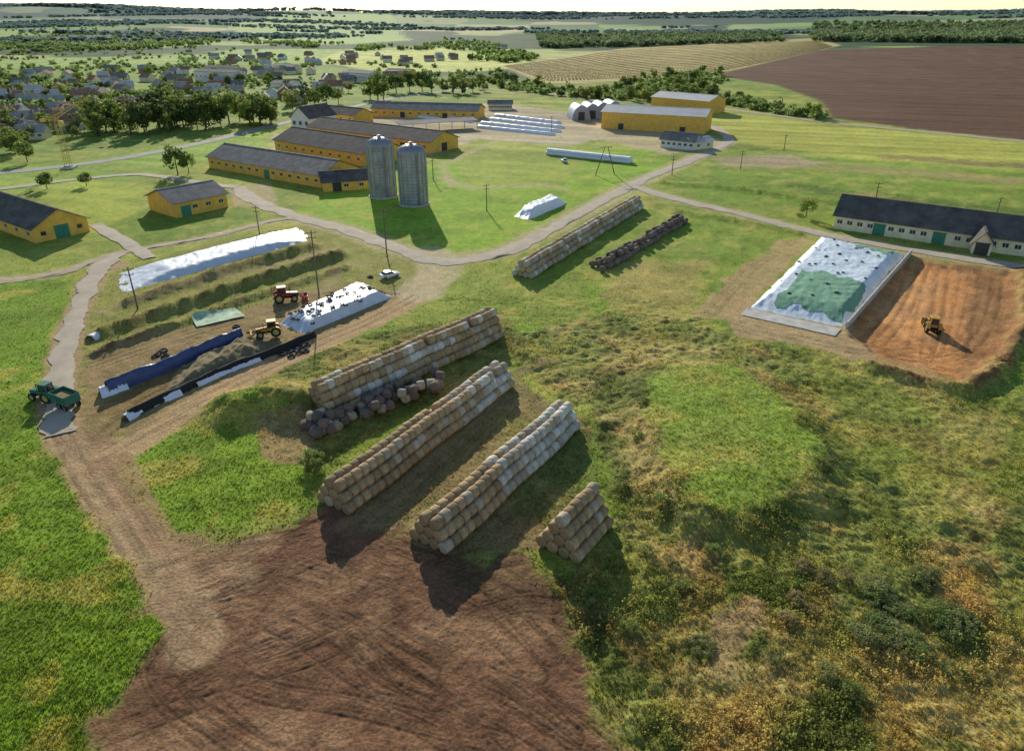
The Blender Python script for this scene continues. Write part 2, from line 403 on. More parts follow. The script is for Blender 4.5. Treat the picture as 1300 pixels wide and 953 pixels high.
M['tarpblue']=mat('blue_grey_film',(.78,.84,.88),.42,.2,.3,.5,1.0,c2=(.58,.68,.70),spec=.5)
M['blue']=mat('blue_film',(.05,.08,.20),.4,.3,.8,.6,2,spec=.5)
M['net']=mat('green_net',(.22,.42,.27),.85,.3,.5,.3,2,c2=(.15,.31,.19))
M['silage']=mat('silage',(.34,.265,.13),.95,.35,1.2,.9,5,c2=(.18,.14,.07))
M['rubber']=mat('rubber',(.03,.03,.03),.85,.3,3)
M['rim']=mat('rim_paint',(.5,.42,.12),.6,.2,2)
M['hub']=mat('hub_steel',(.35,.35,.36),.5,.2,2,metal=.4)
M['red']=mat('red_machine_paint',(.42,.05,.03),.5,.2,2)
M['green']=mat('green_machine_paint',(.05,.18,.12),.5,.2,2)
M['orange']=mat('yellow_machine_paint',(.62,.32,.05),.5,.2,2)
M['crane']=mat('crane_paint',(.62,.46,.14),.6,.2,1)
M['carwhite']=mat('white_car_paint',(.78,.78,.78),.25,.03,2,spec=.6)
M['bark']=mat('bark',(.12,.09,.06),.95,.3,3)
LEAF=[mat('leaf_green',(.22,.29,.06),.6,.4,.9,trans=.5,rand=.25),
      mat('leaf_dark',(.14,.20,.055),.6,.4,.9,trans=.48,rand=.25),
      mat('leaf_olive',(.30,.32,.09),.6,.4,.9,trans=.5,rand=.25)]
BLEAF=[mat('shrub_leaf_green',(.27,.35,.10),.6,.4,.9,trans=.55,rand=.25),
      mat('shrub_leaf_olive',(.34,.36,.14),.6,.4,.9,trans=.55,rand=.25),
      mat('shrub_leaf_rusty',(.38,.31,.15),.6,.4,.9,trans=.5,rand=.25)]
M['farleaf']=mat('forest_leaf',(.25,.33,.10),.7,.45,.03,trans=.48,coords='World')
M['midleaf']=mat('midfar_forest_leaf',(.18,.24,.10),.7,.45,.02,trans=.45,coords='World')
M['hazeleaf']=mat('haze_tinted_forest_leaf',(.20,.28,.26),.9,.2,.004,trans=.5,coords='World')  # bluish distance haze put into the leaf colour itself
M['dryrow']=mat('dry_row_plants',(.38,.32,.17),.9,.3,.02,trans=.3,coords='World')
M['tuft']=mat('grass_blades',(1,1,1),.7,.2,.6,trans=.5,attr='tint',coords='World')
def bale_mat(name,c,c2,core):
    m=mat(name,c,.95,.2,2.2,.7,9,c2=c2,rand=.24)
    nt=m.node_tree;N=nt.nodes;Lk=nt.links; bs=N['Principled BSDF']
    src=bs.inputs['Base Color'].links[0].from_socket
    tc=N.new('ShaderNodeTexCoord'); mp=N.new('ShaderNodeMapping'); mp.inputs['Scale'].default_value=(1,0.001,1)
    Lk.new(tc.outputs['Object'],mp.inputs[0])
    w=N.new('ShaderNodeTexWave'); w.wave_type='RINGS'; w.rings_direction='SPHERICAL'; w.inputs['Scale'].default_value=1.6; w.inputs['Distortion'].default_value=1.5
    Lk.new(mp.outputs[0],w.inputs['Vector'])
    nz=N.new('ShaderNodeSeparateXYZ'); Lk.new(tc.outputs['Normal'],nz.inputs[0])
    ab=N.new('ShaderNodeMath'); ab.operation='ABSOLUTE'; Lk.new(nz.outputs['Y'],ab.inputs[0])
    mu=N.new('ShaderNodeMath'); mu.operation='MULTIPLY'; Lk.new(ab.outputs[0],mu.inputs[0]); Lk.new(w.outputs['Fac'],mu.inputs[1])
    mx=N.new('ShaderNodeMix'); mx.data_type='RGBA'; Lk.new(mu.outputs[0],mx.inputs[0]); Lk.new(src,mx.inputs[6]); mx.inputs[7].default_value=(*core,1)
    Lk.new(mx.outputs[2],bs.inputs['Base Color']); return m
M['straw']=bale_mat('straw',(.56,.40,.21),(.35,.235,.12),(.24,.15,.075))
M['pale']=bale_mat('pale_net_wrapped_straw',(.74,.69,.58),(.54,.48,.38),(.42,.34,.22))
M['greytan']=bale_mat('weathered_grey_straw',(.60,.50,.35),(.42,.34,.23),(.30,.22,.14))
M['oldstraw']=bale_mat('old_dark_straw',(.27,.20,.155),(.14,.105,.08),(.13,.09,.065))
M['wrap']=mat('white_bale_wrap',(.82,.85,.89),.35,.08,2,.3,6,spec=.5)
M['road']=mat('worn_road',(.56,.475,.35),.92,.2,.25,.2,4,c2=(.42,.35,.255),coords='World')
M['asphalt']=mat('grey_asphalt',(.36,.335,.30),.92,.2,.2,.1,4,coords='World')
M['track']=mat('dirt_track',(.54,.435,.30),.95,.25,.5,.5,4,c2=(.40,.31,.205),coords='World')
# ---------------------------------------------------------------- ground sheet
def build_ground():
    NA=950
    a=np.radians(np.linspace(-60,60,NA))
    r=np.concatenate([np.linspace(9,30,40)[:-1],30*np.exp(np.linspace(0,math.log(130/30),640))[:-1],130*np.exp(np.linspace(0,math.log(16000/130),470))]); NRr=len(r)
    A,R=np.meshgrid(a,r)
    x=(R*np.sin(A)).ravel(); y=(R*np.cos(A)).ravel()
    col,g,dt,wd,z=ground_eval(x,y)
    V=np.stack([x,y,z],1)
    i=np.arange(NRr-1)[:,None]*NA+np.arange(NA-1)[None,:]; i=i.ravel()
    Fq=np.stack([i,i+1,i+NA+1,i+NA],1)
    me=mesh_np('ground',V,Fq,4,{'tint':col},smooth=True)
    m=bpy.data.materials.new('ground_soil_and_grass'); m.use_nodes=True; nt=m.node_tree;N=nt.nodes;Lk=nt.links
    bs=N['Principled BSDF']; bs.inputs['Roughness'].default_value=.95; bs.inputs['Specular IOR Level'].default_value=.1
    ge=N.new('ShaderNodeNewGeometry'); P=ge.outputs['Position']
    at=N.new('ShaderNodeAttribute'); at.attribute_name='tint'
    def noise(s,det=5,ro=.7):
        n=N.new('ShaderNodeTexNoise'); n.inputs['Scale'].default_value=s; n.inputs['Detail'].default_value=det; n.inputs['Roughness'].default_value=ro
        Lk.new(P,n.inputs['Vector']); return n.outputs['Fac']
    def mr(v,a,b,c,d):
        n=N.new('ShaderNodeMapRange'); Lk.new(v,n.inputs[0])
        for k,q in zip((1,2,3,4),(a,b,c,d)): n.inputs[k].default_value=q
        return n.outputs[0]
    def math2(op,p,q):
        n=N.new('ShaderNodeMath'); n.operation=op
        Lk.new(p,n.inputs[0]); Lk.new(q,n.inputs[1]); return n.outputs[0]
    fine=noise(3.0,6); med=noise(.5,4)
    f=math2('MULTIPLY',mr(fine,.3,.7,.55,1.45),mr(med,.3,.7,.76,1.24))
    mx=N.new('ShaderNodeMix'); mx.data_type='RGBA'; mx.blend_type='MULTIPLY'; mx.inputs[0].default_value=1
    Lk.new(at.outputs['Color'],mx.inputs[6]); Lk.new(f,mx.inputs[7])
    Lk.new(mx.outputs[2],bs.inputs['Base Color'])
    bp=N.new('ShaderNodeBump'); bp.inputs['Strength'].default_value=.75; bp.inputs['Distance'].default_value=.28
    Lk.new(fine,bp.inputs['Height']); Lk.new(bp.outputs[0],bs.inputs['Normal'])
    o=obj('ground',me,None,m); o["kind"]="structure"
build_ground()
# ---------------------------------------------------------------- roads
def ribbon(name,pxs,w,m,zoff,jit=.25):
    p=catmull(PX(*pxs),18)
    t=np.gradient(p,axis=0); t/=np.linalg.norm(t,axis=1)[:,None]+1e-9
    n=np.stack([-t[:,1],t[:,0]],1); k=len(p); cols=7
    V=[]
    for j in range(cols):
        s=(j/(cols-1)-.5)*2
        jj=(fbm(np.arange(k)*.35,np.full(k,j*3.1+len(name)),5,2)-.5)*2*jit*abs(s)
        q=p+n*(s*w/2+jj)[:,None]
        z=ground_eval(q[:,0].copy(),q[:,1].copy())[4]+zoff+.05*(1-s*s)
        V.append(np.column_stack([q,z]))
    V=np.stack(V,1).reshape(-1,3)
    i=(np.arange(k-1)[:,None]*cols+np.arange(cols-1)[None,:]).ravel()
    me=mesh_np(name,V,np.stack([i,i+cols,i+cols+1,i+1],1),4,smooth=True)
    o=obj(name,me,None,m); o["kind"]="structure"
ribbon('road',((-80,362),(60,350),(150,322),(260,302),(350,280),(385,278)),2.8,M['track'],.07,.9)
ribbon('road',((300,238),(330,258),(385,278),(440,292),(500,314),(560,332),(640,320),(720,280),(800,236),(870,206),(925,180),(905,160)),4.8,M['road'],.085,1.0)
ribbon('road',((800,236),(870,256),(940,272),(1020,292),(1120,312),(1300,340),(1500,372)),4.2,M['road'],.10,.9)
ribbon('road',((150,322),(120,350),(98,395),(84,440),(74,500),(74,552)),3.6,M['road'],.115,1.1)
ribbon('road',((-200,240),(0,220),(130,205),(250,183),(345,160),(420,143),(500,125),(600,112)),6.5,M['asphalt'],.09)
ribbon('road',((-200,262),(0,240),(100,228),(180,222),(250,232),(300,238)),4.0,M['road'],.125,.5)
ribbon('road',((120,285),(160,308),(190,328)),3.5,M['road'],.14,.5)
ribbon('road',((900,136),(980,146),(1055,156),(1170,167),(1300,180),(1500,200)),6.5,M['track'],.09,.4)
ribbon('road',((600,112),(700,120),(760,128),(900,136)),5,M['track'],.12,.4)
# ---------------------------------------------------------------- buildings
def barn(A,B,depth,wh,rh,wm,rm,name,label,cat='barn',nwin=0,doors=(),enddoor=False,over=.7,end_win=0,chim=0,door_mat='greendoor',wsize=(1.3,1.0),px=True,z=None,cross=False):
    a=Vector(G(*A)) if px else Vector(A); b=Vector(G(*B)) if px else Vector(B)
    Ln=(b-a).length; th=math.atan2((b-a).y,(b-a).x)
    zz=zg((a.x+b.x)/2,(a.y+b.y)/2) if z is None else z
    e=empty(name,(a.x,a.y,zz),th,label,cat)
    def walls(bm):
        if cross:
            bprism(bm,[(0,-.5),(Ln,-.5),(Ln,wh),(Ln/2,wh+rh),(0,wh)],0,depth)
        else:
            pr=[(0,-.5),(depth,-.5),(depth,wh),(depth/2,wh+rh),(0,wh)]
            va=[bm.verts.new((0,y,zq)) for y,zq in pr]; vb=[bm.verts.new((Ln,y,zq)) for y,zq in pr]
            bm.faces.new(va); bm.faces.new(vb[::-1])
            for i in range(5): bm.faces.new((va[i],vb[i],vb[(i+1)%5],va[(i+1)%5]))
    part(e,'wall',walls,wm)
    def roof(bm):
        W=Ln if cross else depth; LL=depth if cross else Ln
        sl=rh/(W/2); t=.18
        for s in (0,1):
            pts=[(-over,wh-over*sl+.06),(W/2,wh+rh+.06),(W/2,wh+rh+.06+t),(-over,wh-over*sl+.06+t)]
            if s: pts=[(W-y,q) for y,q in pts]
            if cross:
                va=[bm.verts.new((y,-over,q)) for y,q in pts]; vb=[bm.verts.new((y,LL+over,q)) for y,q in pts]
            else:
                va=[bm.verts.new((-over,y,q)) for y,q in pts]; vb=[bm.verts.new((LL+over,y,q)) for y,q in pts]
            bm.faces.new(va); bm.faces.new(vb[::-1])
            for i in range(4):
                if i==1: continue
                bm.faces.new((va[i],vb[i],vb[(i+1)%4],va[(i+1)%4]))
        if cross: bbox(bm,(Ln/2,LL/2,wh+rh+.2),(.5,LL+2*over,.16))
        else: bbox(bm,(LL/2,depth/2,wh+rh+.2),(LL+2*over,.5,.16))
    r=part(e,'roof',roof,rm)
    if chim:
        part(r,'chimney',lambda bm:(bbox(bm,(Ln*.35,depth*.42,wh+rh+.3),(.7,.7,1.8)),bbox(bm,(Ln*.35,depth*.42,wh+rh+1.25),(.9,.9,.15))),M['conc'])
    wz=wh*.55
    dpos=[d*Ln for d in doors]
    for i in range(nwin):
        x=(i+.5)/nwin*Ln
        if any(abs(x-d)<2.2 for d in dpos): continue
        w=part(e,'window',lambda bm:bbox(bm,(x,-.02,wz),(wsize[0],.08,wsize[1])),M['glass'])
        part(w,'frame',lambda bm:(bbox(bm,(x,-.05,wz+wsize[1]/2+.06),(wsize[0]+.24,.1,.12)),bbox(bm,(x,-.06,wz-wsize[1]/2-.06),(wsize[0]+.24,.12,.12)),bbox(bm,(x,-.07,wz),(.08,.06,wsize[1]))),M['frame'])
    for d in dpos:
        part(e,'door',lambda bm:(bbox(bm,(d,-.05,1.4),(2.8,.1,2.8)),bbox(bm,(d,-.09,1.4),(.1,.06,2.7)),bbox(bm,(d,-.08,2.88),(3.1,.14,.14))),M[door_mat])
    if enddoor:
        part(e,'door',lambda bm:(bbox(bm,(Ln+.05,depth/2,1.6),(.1,3.4,3.2)),bbox(bm,(Ln+.09,depth/2,1.6),(.06,.1,3.1)),bbox(bm,(Ln+.08,depth/2,3.3),(.14,3.7,.14))),M[door_mat])
    for i in range(end_win):
        y=depth*((i+.5)/end_win)
        if enddoor and abs(y-depth/2)<2.6: continue
        part(e,'window',lambda bm:bbox(bm,(Ln+.02,y,wz),(.08,1.2,1.0)),M['glass'])
    return e
barn((266,213),(408,239),17,4.2,3.6,M['yellow'],M['roof'],'cattle_barn','long yellow barn with grey sheet roof beside the silos',nwin=14,doors=(.55,),end_win=4)
barn((411,244),(469,240),10,3.2,2.4,M['yellow'],M['roofdark'],'shed','small yellow shed with dark roof against long barn','shed',nwin=3,doors=(.3,),door_mat='darkdoor')
barn((350,192),(462,212),20,4.8,4.0,M['yellow'],M['roofdark'],'cattle_barn','yellow barn with dark roof behind the silos',nwin=10,end_win=4)
barn((392,173),(546,195),18,4.5,3.4,M['yellow'],M['roofdark'],'cattle_barn','long yellow barn with dark grey roof in the farmyard',nwin=12,doors=(.8,),enddoor=True,door_mat='darkdoor')
barn((472,148),(606,152),16,4.5,3.0,M['yellow'],M['roof'],'cattle_barn','yellow farm building at the back of the yard',nwin=12,doors=(.3,.7),door_mat='darkdoor')
barn((396,152),(450,158),14,4.5,3.0,M['yellow'],M['roofdark'],'cattle_barn','yellow barn with dark roof by the white house',nwin=5)
barn((371,164),(394,166),20,6,5,M['white'],M['roofdark'],'farm_house','white gabled house with steep dark roof','house',nwin=3,cross=True,wsize=(1.6,1.8))
barn((763,163),(893,171),20,8.2,2.6,M['yellow'],M['rooflight'],'machinery_hall','tall yellow hall with pale metal roof',doors=(.2,.8),door_mat='darkdoor')
barn((826,139),(898,146),20,7.5,2.6,M['yellow'],M['rooflight'],'machinery_hall','yellow hall with pale roof behind another hall',doors=(.5,),door_mat='darkdoor')
barn((838,187),(880,191),10,3.6,2.6,M['white'],M['roof'],'farm_office','low white office with grey roof by the road','office',nwin=6)
barn((880,191),(905,188),7,3.2,1.2,M['cream'],M['rooflight'],'annex','small cream annex with white roof','annex',nwin=2)
barn((1058,290),(1380,338),13,3.8,4.0,M['cream'],M['roofdark'],'livestock_barn','long cream barn with dark roof along the road',nwin=22,wsize=(1.2,1.0),doors=(.2,.45),door_mat='greendoor')
barn((1232,322),(1256,325),5,3.0,2.4,M['cream'],M['roofdark'],'porch_building','small cream gabled porch in front of barn','porch',cross=True,doors=(.5,),door_mat='darkdoor')
barn((224,277),(290,263),15,4.2,2.6,M['yellow'],M['roof'],'storage_barn','square yellow barn with grey roof and green doors',doors=(.2,),nwin=4,end_win=2)
barn((-80,262),(46,309),13,3.7,3.6,M['yellow'],M['roofdark'],'livestock_barn','yellow barn with dark roof and green end door',nwin=10,enddoor=True,end_win=3)
def openshed(A,B,depth,h,label):
    a=Vector(G(*A));b=Vector(G(*B)); Ln=(b-a).length; e=empty('open_shed',(a.x,a.y,0),math.atan2((b-a).y,(b-a).x),label,'shed')
    part(e,'roof',lambda bm:(bbox(bm,(Ln/2,depth*.25,h+.5),(Ln+1,depth*.55,.2),Matrix.Rotation(.12,3,'X')),bbox(bm,(Ln/2,depth*.77,h+.5),(Ln+1,depth*.55,.2),Matrix.Rotation(-.12,3,'X'))),M['roof'])
    n=int(Ln/6)
    for i in range(n+1):
        part(e,'post',lambda bm:bbox(bm,(i*Ln/n,.2,h/2-.2),(.3,.3,h+.6)),M['conc'])
openshed((508,170),(606,164),14,4.2,'open shed with grey roof on posts')
# silos
def silo(px,r,h,label):
    x,y=G(*px); e=empty('silo',(x,y,0),random.uniform(0,6),label,'silo','twin silos')
    def body(bm):
        n=48; zs=np.linspace(-.3,h,int(h/0.45)); rings=[]
        for k,z in enumerate(zs):
            rr=r+(0.06 if k%2 else 0)
            rings.append([bm.verts.new((rr*math.cos(2*math.pi*i/n),rr*math.sin(2*math.pi*i/n),z)) for i in range(n)])
        for a,b in zip(rings,rings[1:]):
            for i in range(n): bm.faces.new((a[i],a[(i+1)%n],b[(i+1)%n],b[i]))
    part(e,'wall',body,M['steel'])
    def dome(bm):
        n=32; rings=[]
        for k in range(9):
            f=k/8*math.pi/2
            rr=max((r+.25)*math.cos(f),.05); rings.append([bm.verts.new((rr*math.cos(2*math.pi*i/n),rr*math.sin(2*math.pi*i/n),h+r*.62*math.sin(f))) for i in range(n)])
        for a,b in zip(rings,rings[1:]):
            for i in range(n): bm.faces.new((a[i],a[(i+1)%n],b[(i+1)%n],b[i]))
        for i in range(0,32,2):
            for k in range(6):
                f0=k/8*math.pi/2;f1=(k+1)/8*math.pi/2;t=2*math.pi*i/32
                brod(bm,((r+.28)*math.cos(f0)*math.cos(t),(r+.28)*math.cos(f0)*math.sin(t),h+.03+r*.62*math.sin(f0)),((r+.28)*math.cos(f1)*math.cos(t),(r+.28)*math.cos(f1)*math.sin(t),h+.03+r*.62*math.sin(f1)),.06,4)
    rf=part(e,'roof',dome,M['steel'])
    part(rf,'hatch',lambda bm:(bcyl(bm,(0,0,h+r*.62+.15),.6,.5,seg=16),bcyl(bm,(0,0,h+r*.62+.5),.7,.2,seg=16,r2=.2)),M['hub'])
    for i in range(16):
        t=2*math.pi*i/16
        part(e,'rib',lambda bm:bbox(bm,((r+.12)*math.cos(t),(r+.12)*math.sin(t),h/2),(.16,.16,h),Matrix.Rotation(t,3,'Z')),M['hub'])
    def ladder(bm):
        t=-1.1-e.rotation_euler.z
        c,s=math.cos(t),math.sin(t)
        for w in (-.3,.3):
            brod(bm,((r+.4)*c-w*s,(r+.4)*s+w*c,0),((r+.4)*c-w*s,(r+.4)*s+w*c,h+.5),.05)
        for k in range(int(h/.6)):
            brod(bm,((r+.4)*c+.3*s,(r+.4)*s-.3*c,k*.6),((r+.4)*c-.3*s,(r+.4)*s+.3*c,k*.6),.03,4)
    part(e,'ladder',ladder,M['wood'])
    part(e,'base',lambda bm:bcyl(bm,(0,0,.1),r+.5,.5,seg=40),M['conc'])
silo((487,249),4.15,15.6,'tall grey ribbed metal silo with domed top')
silo((526,259),4.15,15.2,'tall grey ribbed metal silo standing nearer the road')
for i,(u,v) in enumerate(((738,153),(752,151),(766,149),(780,147))):
    x,y=G(u,v); e=empty('arched_hangar',(x,y,0),.12,'arched grey-blue sheet metal grain hangar','hangar','row of arched hangars')
    r=5.2
    def arch(bm):
        n=20; pr=[(r*math.cos(math.pi*k/n),8.0*math.sin(math.pi*k/n)) for k in range(n+1)]
        bprism(bm,pr,0,16)
    part(e,'shell',arch,M['hangar'])
    part(e,'door',lambda bm:bbox(bm,(0,-.06,2.2),(3.6,.1,4.4)),M['darkdoor'])
# ---------------------------------------------------------------- bales
def bale_template(seed,ln=1.2,r=.68,seg=20,flat=.0):
    rr=random.Random(seed); V=[];Fs=[]
    ys=[(-.5,.0),(-.51,.5),(-.495,.84),(-.45,.96),(-.25,1.0),(0,1.02),(.25,1.0),(.45,.96),(.495,.84),(.51,.5),(.5,.0)]
    prof=[1+rr.uniform(-.035,.035) for _ in range(seg)]
    for yy,k in ys:
        for i in range(seg):
            t=2*math.pi*i/seg; q=r*k*prof[i]*(1+rr.uniform(-.025,.025))
            V.append((q*math.cos(t),yy*ln+(rr.uniform(-.035,.035) if k>.4 else 0),max(q*math.sin(t),-r*.95)))
    n=len(ys)
    for j in range(n-1):
        for i in range(seg):
            Fs.append((j*seg+i,(j+1)*seg+i,(j+1)*seg+(i+1)%seg,j*seg+(i+1)%seg))
    return np.array(V),np.array(Fs)
BT=[bale_template(s) for s in range(6)]
BM={}
for k in ('straw','pale','greytan','oldstraw','wrap'):
    for i,(V,Fs) in enumerate(BT):
        me=mesh_np('round_bale_'+k,V,Fs,4,smooth=True); me.materials.append(M[k]); BM[(k,i)]=me
bales=[]
def pick(*w): # weights for straw, greytan, pale
    return random.choices(('straw','greytan','pale'),weights=w)[0]
def stack(A,B,rows,tiers,kindf,label,Ln=1.21,D=1.33,jit=.05,drop=0):
    a=np.array(G(*A));b=np.array(G(*B)); d=b-a; T=np.linalg.norm(d); d/=T; n=np.array([-d[1],d[0]]); N=int(T/Ln)
    th=math.atan2(d[1],d[0])-math.pi/2
    for i in range(N):
        slump=0.12*math.sin(i*.5+A[0])
        for k in range(tiers):
            for j in range(rows-k):
                if k==tiers-1 and drop and random.random()<drop: continue
                if k==tiers-1 and not drop and random.random()<.03: continue
                p=a+d*(i*Ln+random.uniform(-jit,jit)+ .10*k)+n*((j-(rows-k-1)/2)*D+slump+random.uniform(-jit,jit))
                kd=kindf(i/N,k,j)
                bales.append((p[0],p[1],.65+k*D*.86+random.uniform(-.045,.045),th+random.uniform(-.08,.08),kd,label))
stack((712,701),(756,650),4,4,lambda f,k,j:pick(9,1,0),'brown round straw bale in short solid stack')
stack((549,690),(724,531),4,3,lambda f,k,j:pick(8,2,0) if f<.36 else (pick(2,5,3) if f<.48 else pick(0,3,7)),'round straw bale in long pyramid stack')
stack((429,642),(640,482),4,3,lambda f,k,j:pick(9,1,0) if f<.6 else (pick(5,4,1) if f<.76 else pick(1,4,5)),'round straw bale in long pyramid stack on bare earth')
stack((408,523),(630,420),5,4,lambda f,k,j:pick(1,2,7) if (.1<f<.7 and k==(1 if f<.4 else 2)) else pick(8,2,.3),'round straw bale in wide stack near earth mound')
stack((664,351),(810,262),4,3,lambda f,k,j:pick(5,4,1.5),'round straw bale in long stack by farm road')
stack((768,339),(868,280),3,2,lambda f,k,j:'oldstraw','old dark bale',jit=.2,drop=.5)
for i in range(70):
    f=random.random(); u=398+f*166+random.uniform(-6,6); v=548-f*62+random.uniform(-8,9)
    x,y=G(u,v); bales.append((x,y,.62 if i%3 else 1.5,random.uniform(0,3),'oldstraw' if random.random()<.75 else 'greytan','old weathered bale lying in the loose pile'))
for u,v in ((388,545),(400,552),(765,345),(752,338),(760,333)):
    x,y=G(u,v); bales.append((x,y,.66,random.uniform(0,3),'oldstraw','old dark bale lying loose on the ground'))
bales.sort(key=lambda b:b[0]**2+b[1]**2+(CAMH-b[2])**2)
for b in bales[:300]:
    x,y,z,th,kd,lb=b
    o=bpy.data.objects.new('round_bale',BM[(kd,random.randrange(6))]); COL.objects.link(o)
    o.location=(x,y,z); o.rotation_euler=(0,0,th)
    wd_={'pale':'pale net-wrapped round straw bale','greytan':'weathered grey-tan round straw bale'}.get(kd,'brown round straw bale')
    top(o,lb.replace('brown round straw bale','round straw bale').replace('round straw bale',wd_),'bale','stacked round bales')
def merged_bales(lst,name):
    Vs=[];Fs=[];off=0; Cv=[]
    for x,y,z,th,kd,lb in lst:
        V,Fq=BT[random.randrange(6)]; c,s=math.cos(th),math.sin(th)
        W=V.copy(); W[:,0]=V[:,0]*c-V[:,1]*s+x; W[:,1]=V[:,0]*s+V[:,1]*c+y; W[:,2]+=z
        base=np.array({'straw':(.46,.32,.165),'greytan':(.51,.42,.29),'pale':(.66,.61,.50),'oldstraw':(.21,.155,.12)}[kd])*random.uniform(.78,1.2)
        Cv.append(np.repeat(base[None],len(V),0)*np.random.default_rng(len(Cv)).uniform(.8,1.2,(len(V),1)))
        Vs.append(W);Fs.append(Fq+off);off+=len(V)
    return mesh_np(name,np.concatenate(Vs),np.concatenate(Fs),4,{'tint':np.concatenate(Cv)},smooth=True)
M['bale_mass']=mat('straw_mass',(1,1,1),.95,.2,.8,.7,8,attr='tint')
o=obj('bale_stacks',merged_bales(bales[300:],'bale_stacks'),None,M['bale_mass']); top(o,'farther round straw bales piled in long stacks','bales',None,'stuff')
def wstack(A,B,rows,tiers,label):
    a=np.array(G(*A));b=np.array(G(*B)); d=b-a; T=np.linalg.norm(d); d/=T; n=np.array([-d[1],d[0]]); Ln=1.25; D=1.35
    th=math.atan2(d[1],d[0])-math.pi/2
    for i in range(int(T/Ln)):
        for k in range(tiers):
            for j in range(rows-k):
                p=a+d*(i*Ln)+n*((j-(rows-k-1)/2)*D)
                o=bpy.data.objects.new('wrapped_bale',BM[('wrap',random.randrange(5))]); COL.objects.link(o)
                o.location=(p[0],p[1],.67+k*1.16); o.rotation_euler=(0,0,th+random.uniform(-.05,.05)); top(o,label,'bale','white wrapped bales')
wstack((697,196),(806,208),3,2,'white film-wrapped bale in long row on grass')
def tube(A,B,r):
    a=Vector(G(*A));b=Vector(G(*B)); Ln=(b-a).length
    bm=bmesh.new(); n=14; K2=int(Ln/1.2); rings=[]
    for k in range(K2+1):
        x=k*Ln/K2; q=r*(1+.05*math.sin(k*2.1)+.04*math.sin(k*1.3))*min(1,.55+min(k,K2-k)*.3)
        rings.append([bm.verts.new((x,q*1.15*math.cos(math.pi*i/n),q*math.sin(math.pi*i/n)-.05)) for i in range(n+1)])
    for p,q in zip(rings,rings[1:]):
        for i in range(n): bm.faces.new((p[i],q[i],q[i+1],p[i+1]))
    bm.faces.new(rings[0]); bm.faces.new(rings[-1])
    o=obj('silage_tube',fin(bm,'silage_tube',True),None,M['tarp'],(a.x,a.y,0),(0,0,math.atan2((b-a).y,(b-a).x)))
    top(o,'long white plastic silage tube lying in the yard','silage tube','white silage tubes')
for A,B in (((606,162),(704,172)),((610,157),(712,168)),((622,152),(716,163)),((628,147),(712,157)),((545,146),(600,156)),((508,146),(560,153))): tube(A,B,1.5)
# ---------------------------------------------------------------- film covered clamps
def quad_surface(Q,ns,nt_):
    P=[np.array(G(*q)) for q in Q]
    s,t=np.meshgrid(np.linspace(0,1,ns),np.linspace(0,1,nt_)); s=s.ravel();t=t.ravel()
    p=(P[0][None]*((1-s)*(1-t))[:,None]+P[1][None]*(s*(1-t))[:,None]+P[2][None]*(s*t)[:,None]+P[3][None]*((1-s)*t)[:,None])
    return s,t,p
def clamp(name,Q,h,label,m,cat='covered clamp',ns=90,nt_=50,wr=.12,edge=.14,seed=3,sub=None,off=0,parent=None):
    s,t,p=quad_surface(Q,ns,nt_)
    if sub:
        s0,s1,t0,t1=sub
        js=(fbm(t*6,s*0+seed,71,2)-.5)*.10*np.abs(2*s-1); jt=(fbm(s*6,t*0+seed,73,2)-.5)*.12*np.abs(2*t-1)
        s2=s0+s*(s1-s0)+js; t2=t0+t*(t1-t0)+jt
        P=[np.array(G(*q)) for q in Q]
        p=(P[0][None]*((1-s2)*(1-t2))[:,None]+P[1][None]*(s2*(1-t2))[:,None]+P[2][None]*(s2*t2)[:,None]+P[3][None]*((1-s2)*t2)[:,None])
    else: s2,t2=s,t
    ed=np.minimum(np.minimum(s2,1-s2),np.minimum(t2,1-t2)*1.0)
    z=h*sstep(0,edge,ed)*(.8+.35*fbm(p[:,0]/6,p[:,1]/6,seed,3))
    rid=1-np.abs(fbm(p[:,0]/1.6,p[:,1]/2.6,seed+9,3)-.5)*2
    z=z+wr*(rid-.7)*1.2*sstep(0,.04,ed)-.08+off+.03
    if not sub: z[ed<=0]=-.15
    i=(np.arange(nt_-1)[:,None]*ns+np.arange(ns-1)[None,:]).ravel()
    me=mesh_np(name,np.column_stack([p,z]),np.stack([i,i+1,i+ns+1,i+ns],1),4,smooth=True)
    o=obj(name,me,parent,m)
    if not parent: top(o,label,cat)
    return o
def clamp_z(Q,h,s,t,edge=.14,seed=3):
    P=[np.array(G(*q)) for q in Q]
    p=P[0]*(1-s)*(1-t)+P[1]*s*(1-t)+P[2]*s*t+P[3]*(1-s)*t
    ed=min(s,1-s,t,1-t)
    z=h*float(sstep(0,edge,np.array([ed]))[0])*(.8+.35*float(fbm(np.array([p[0]/6]),np.array([p[1]/6]),seed,3)[0]))
    return p,z
QR=((950,392),(1070,417),(1152,322),(1043,299)); HR=1.7
big=clamp('silage_clamp',QR,HR,'large silage clamp under pale blue-grey film and tyres',M['tarpblue'],wr=.26,ns=140,nt_=110)
clamp('net_cover',QR,HR,'',M['net'],sub=(.22,.95,.06,.42),off=.08,parent=big,wr=.26)
clamp('net_cover',QR,HR,'',M['net'],sub=(.50,.88,.84,.96),off=.08,parent=big,wr=.26,ns=40,nt_=20)
clamp('wrapped_heap',((652,275),(670,280),(722,258),(704,250)),2.4,'solid white film-wrapped heap lying on grass',M['tarp'],cat='wrapped heap',ns=40,nt_=60,edge=.22,wr=.3,seed=21)
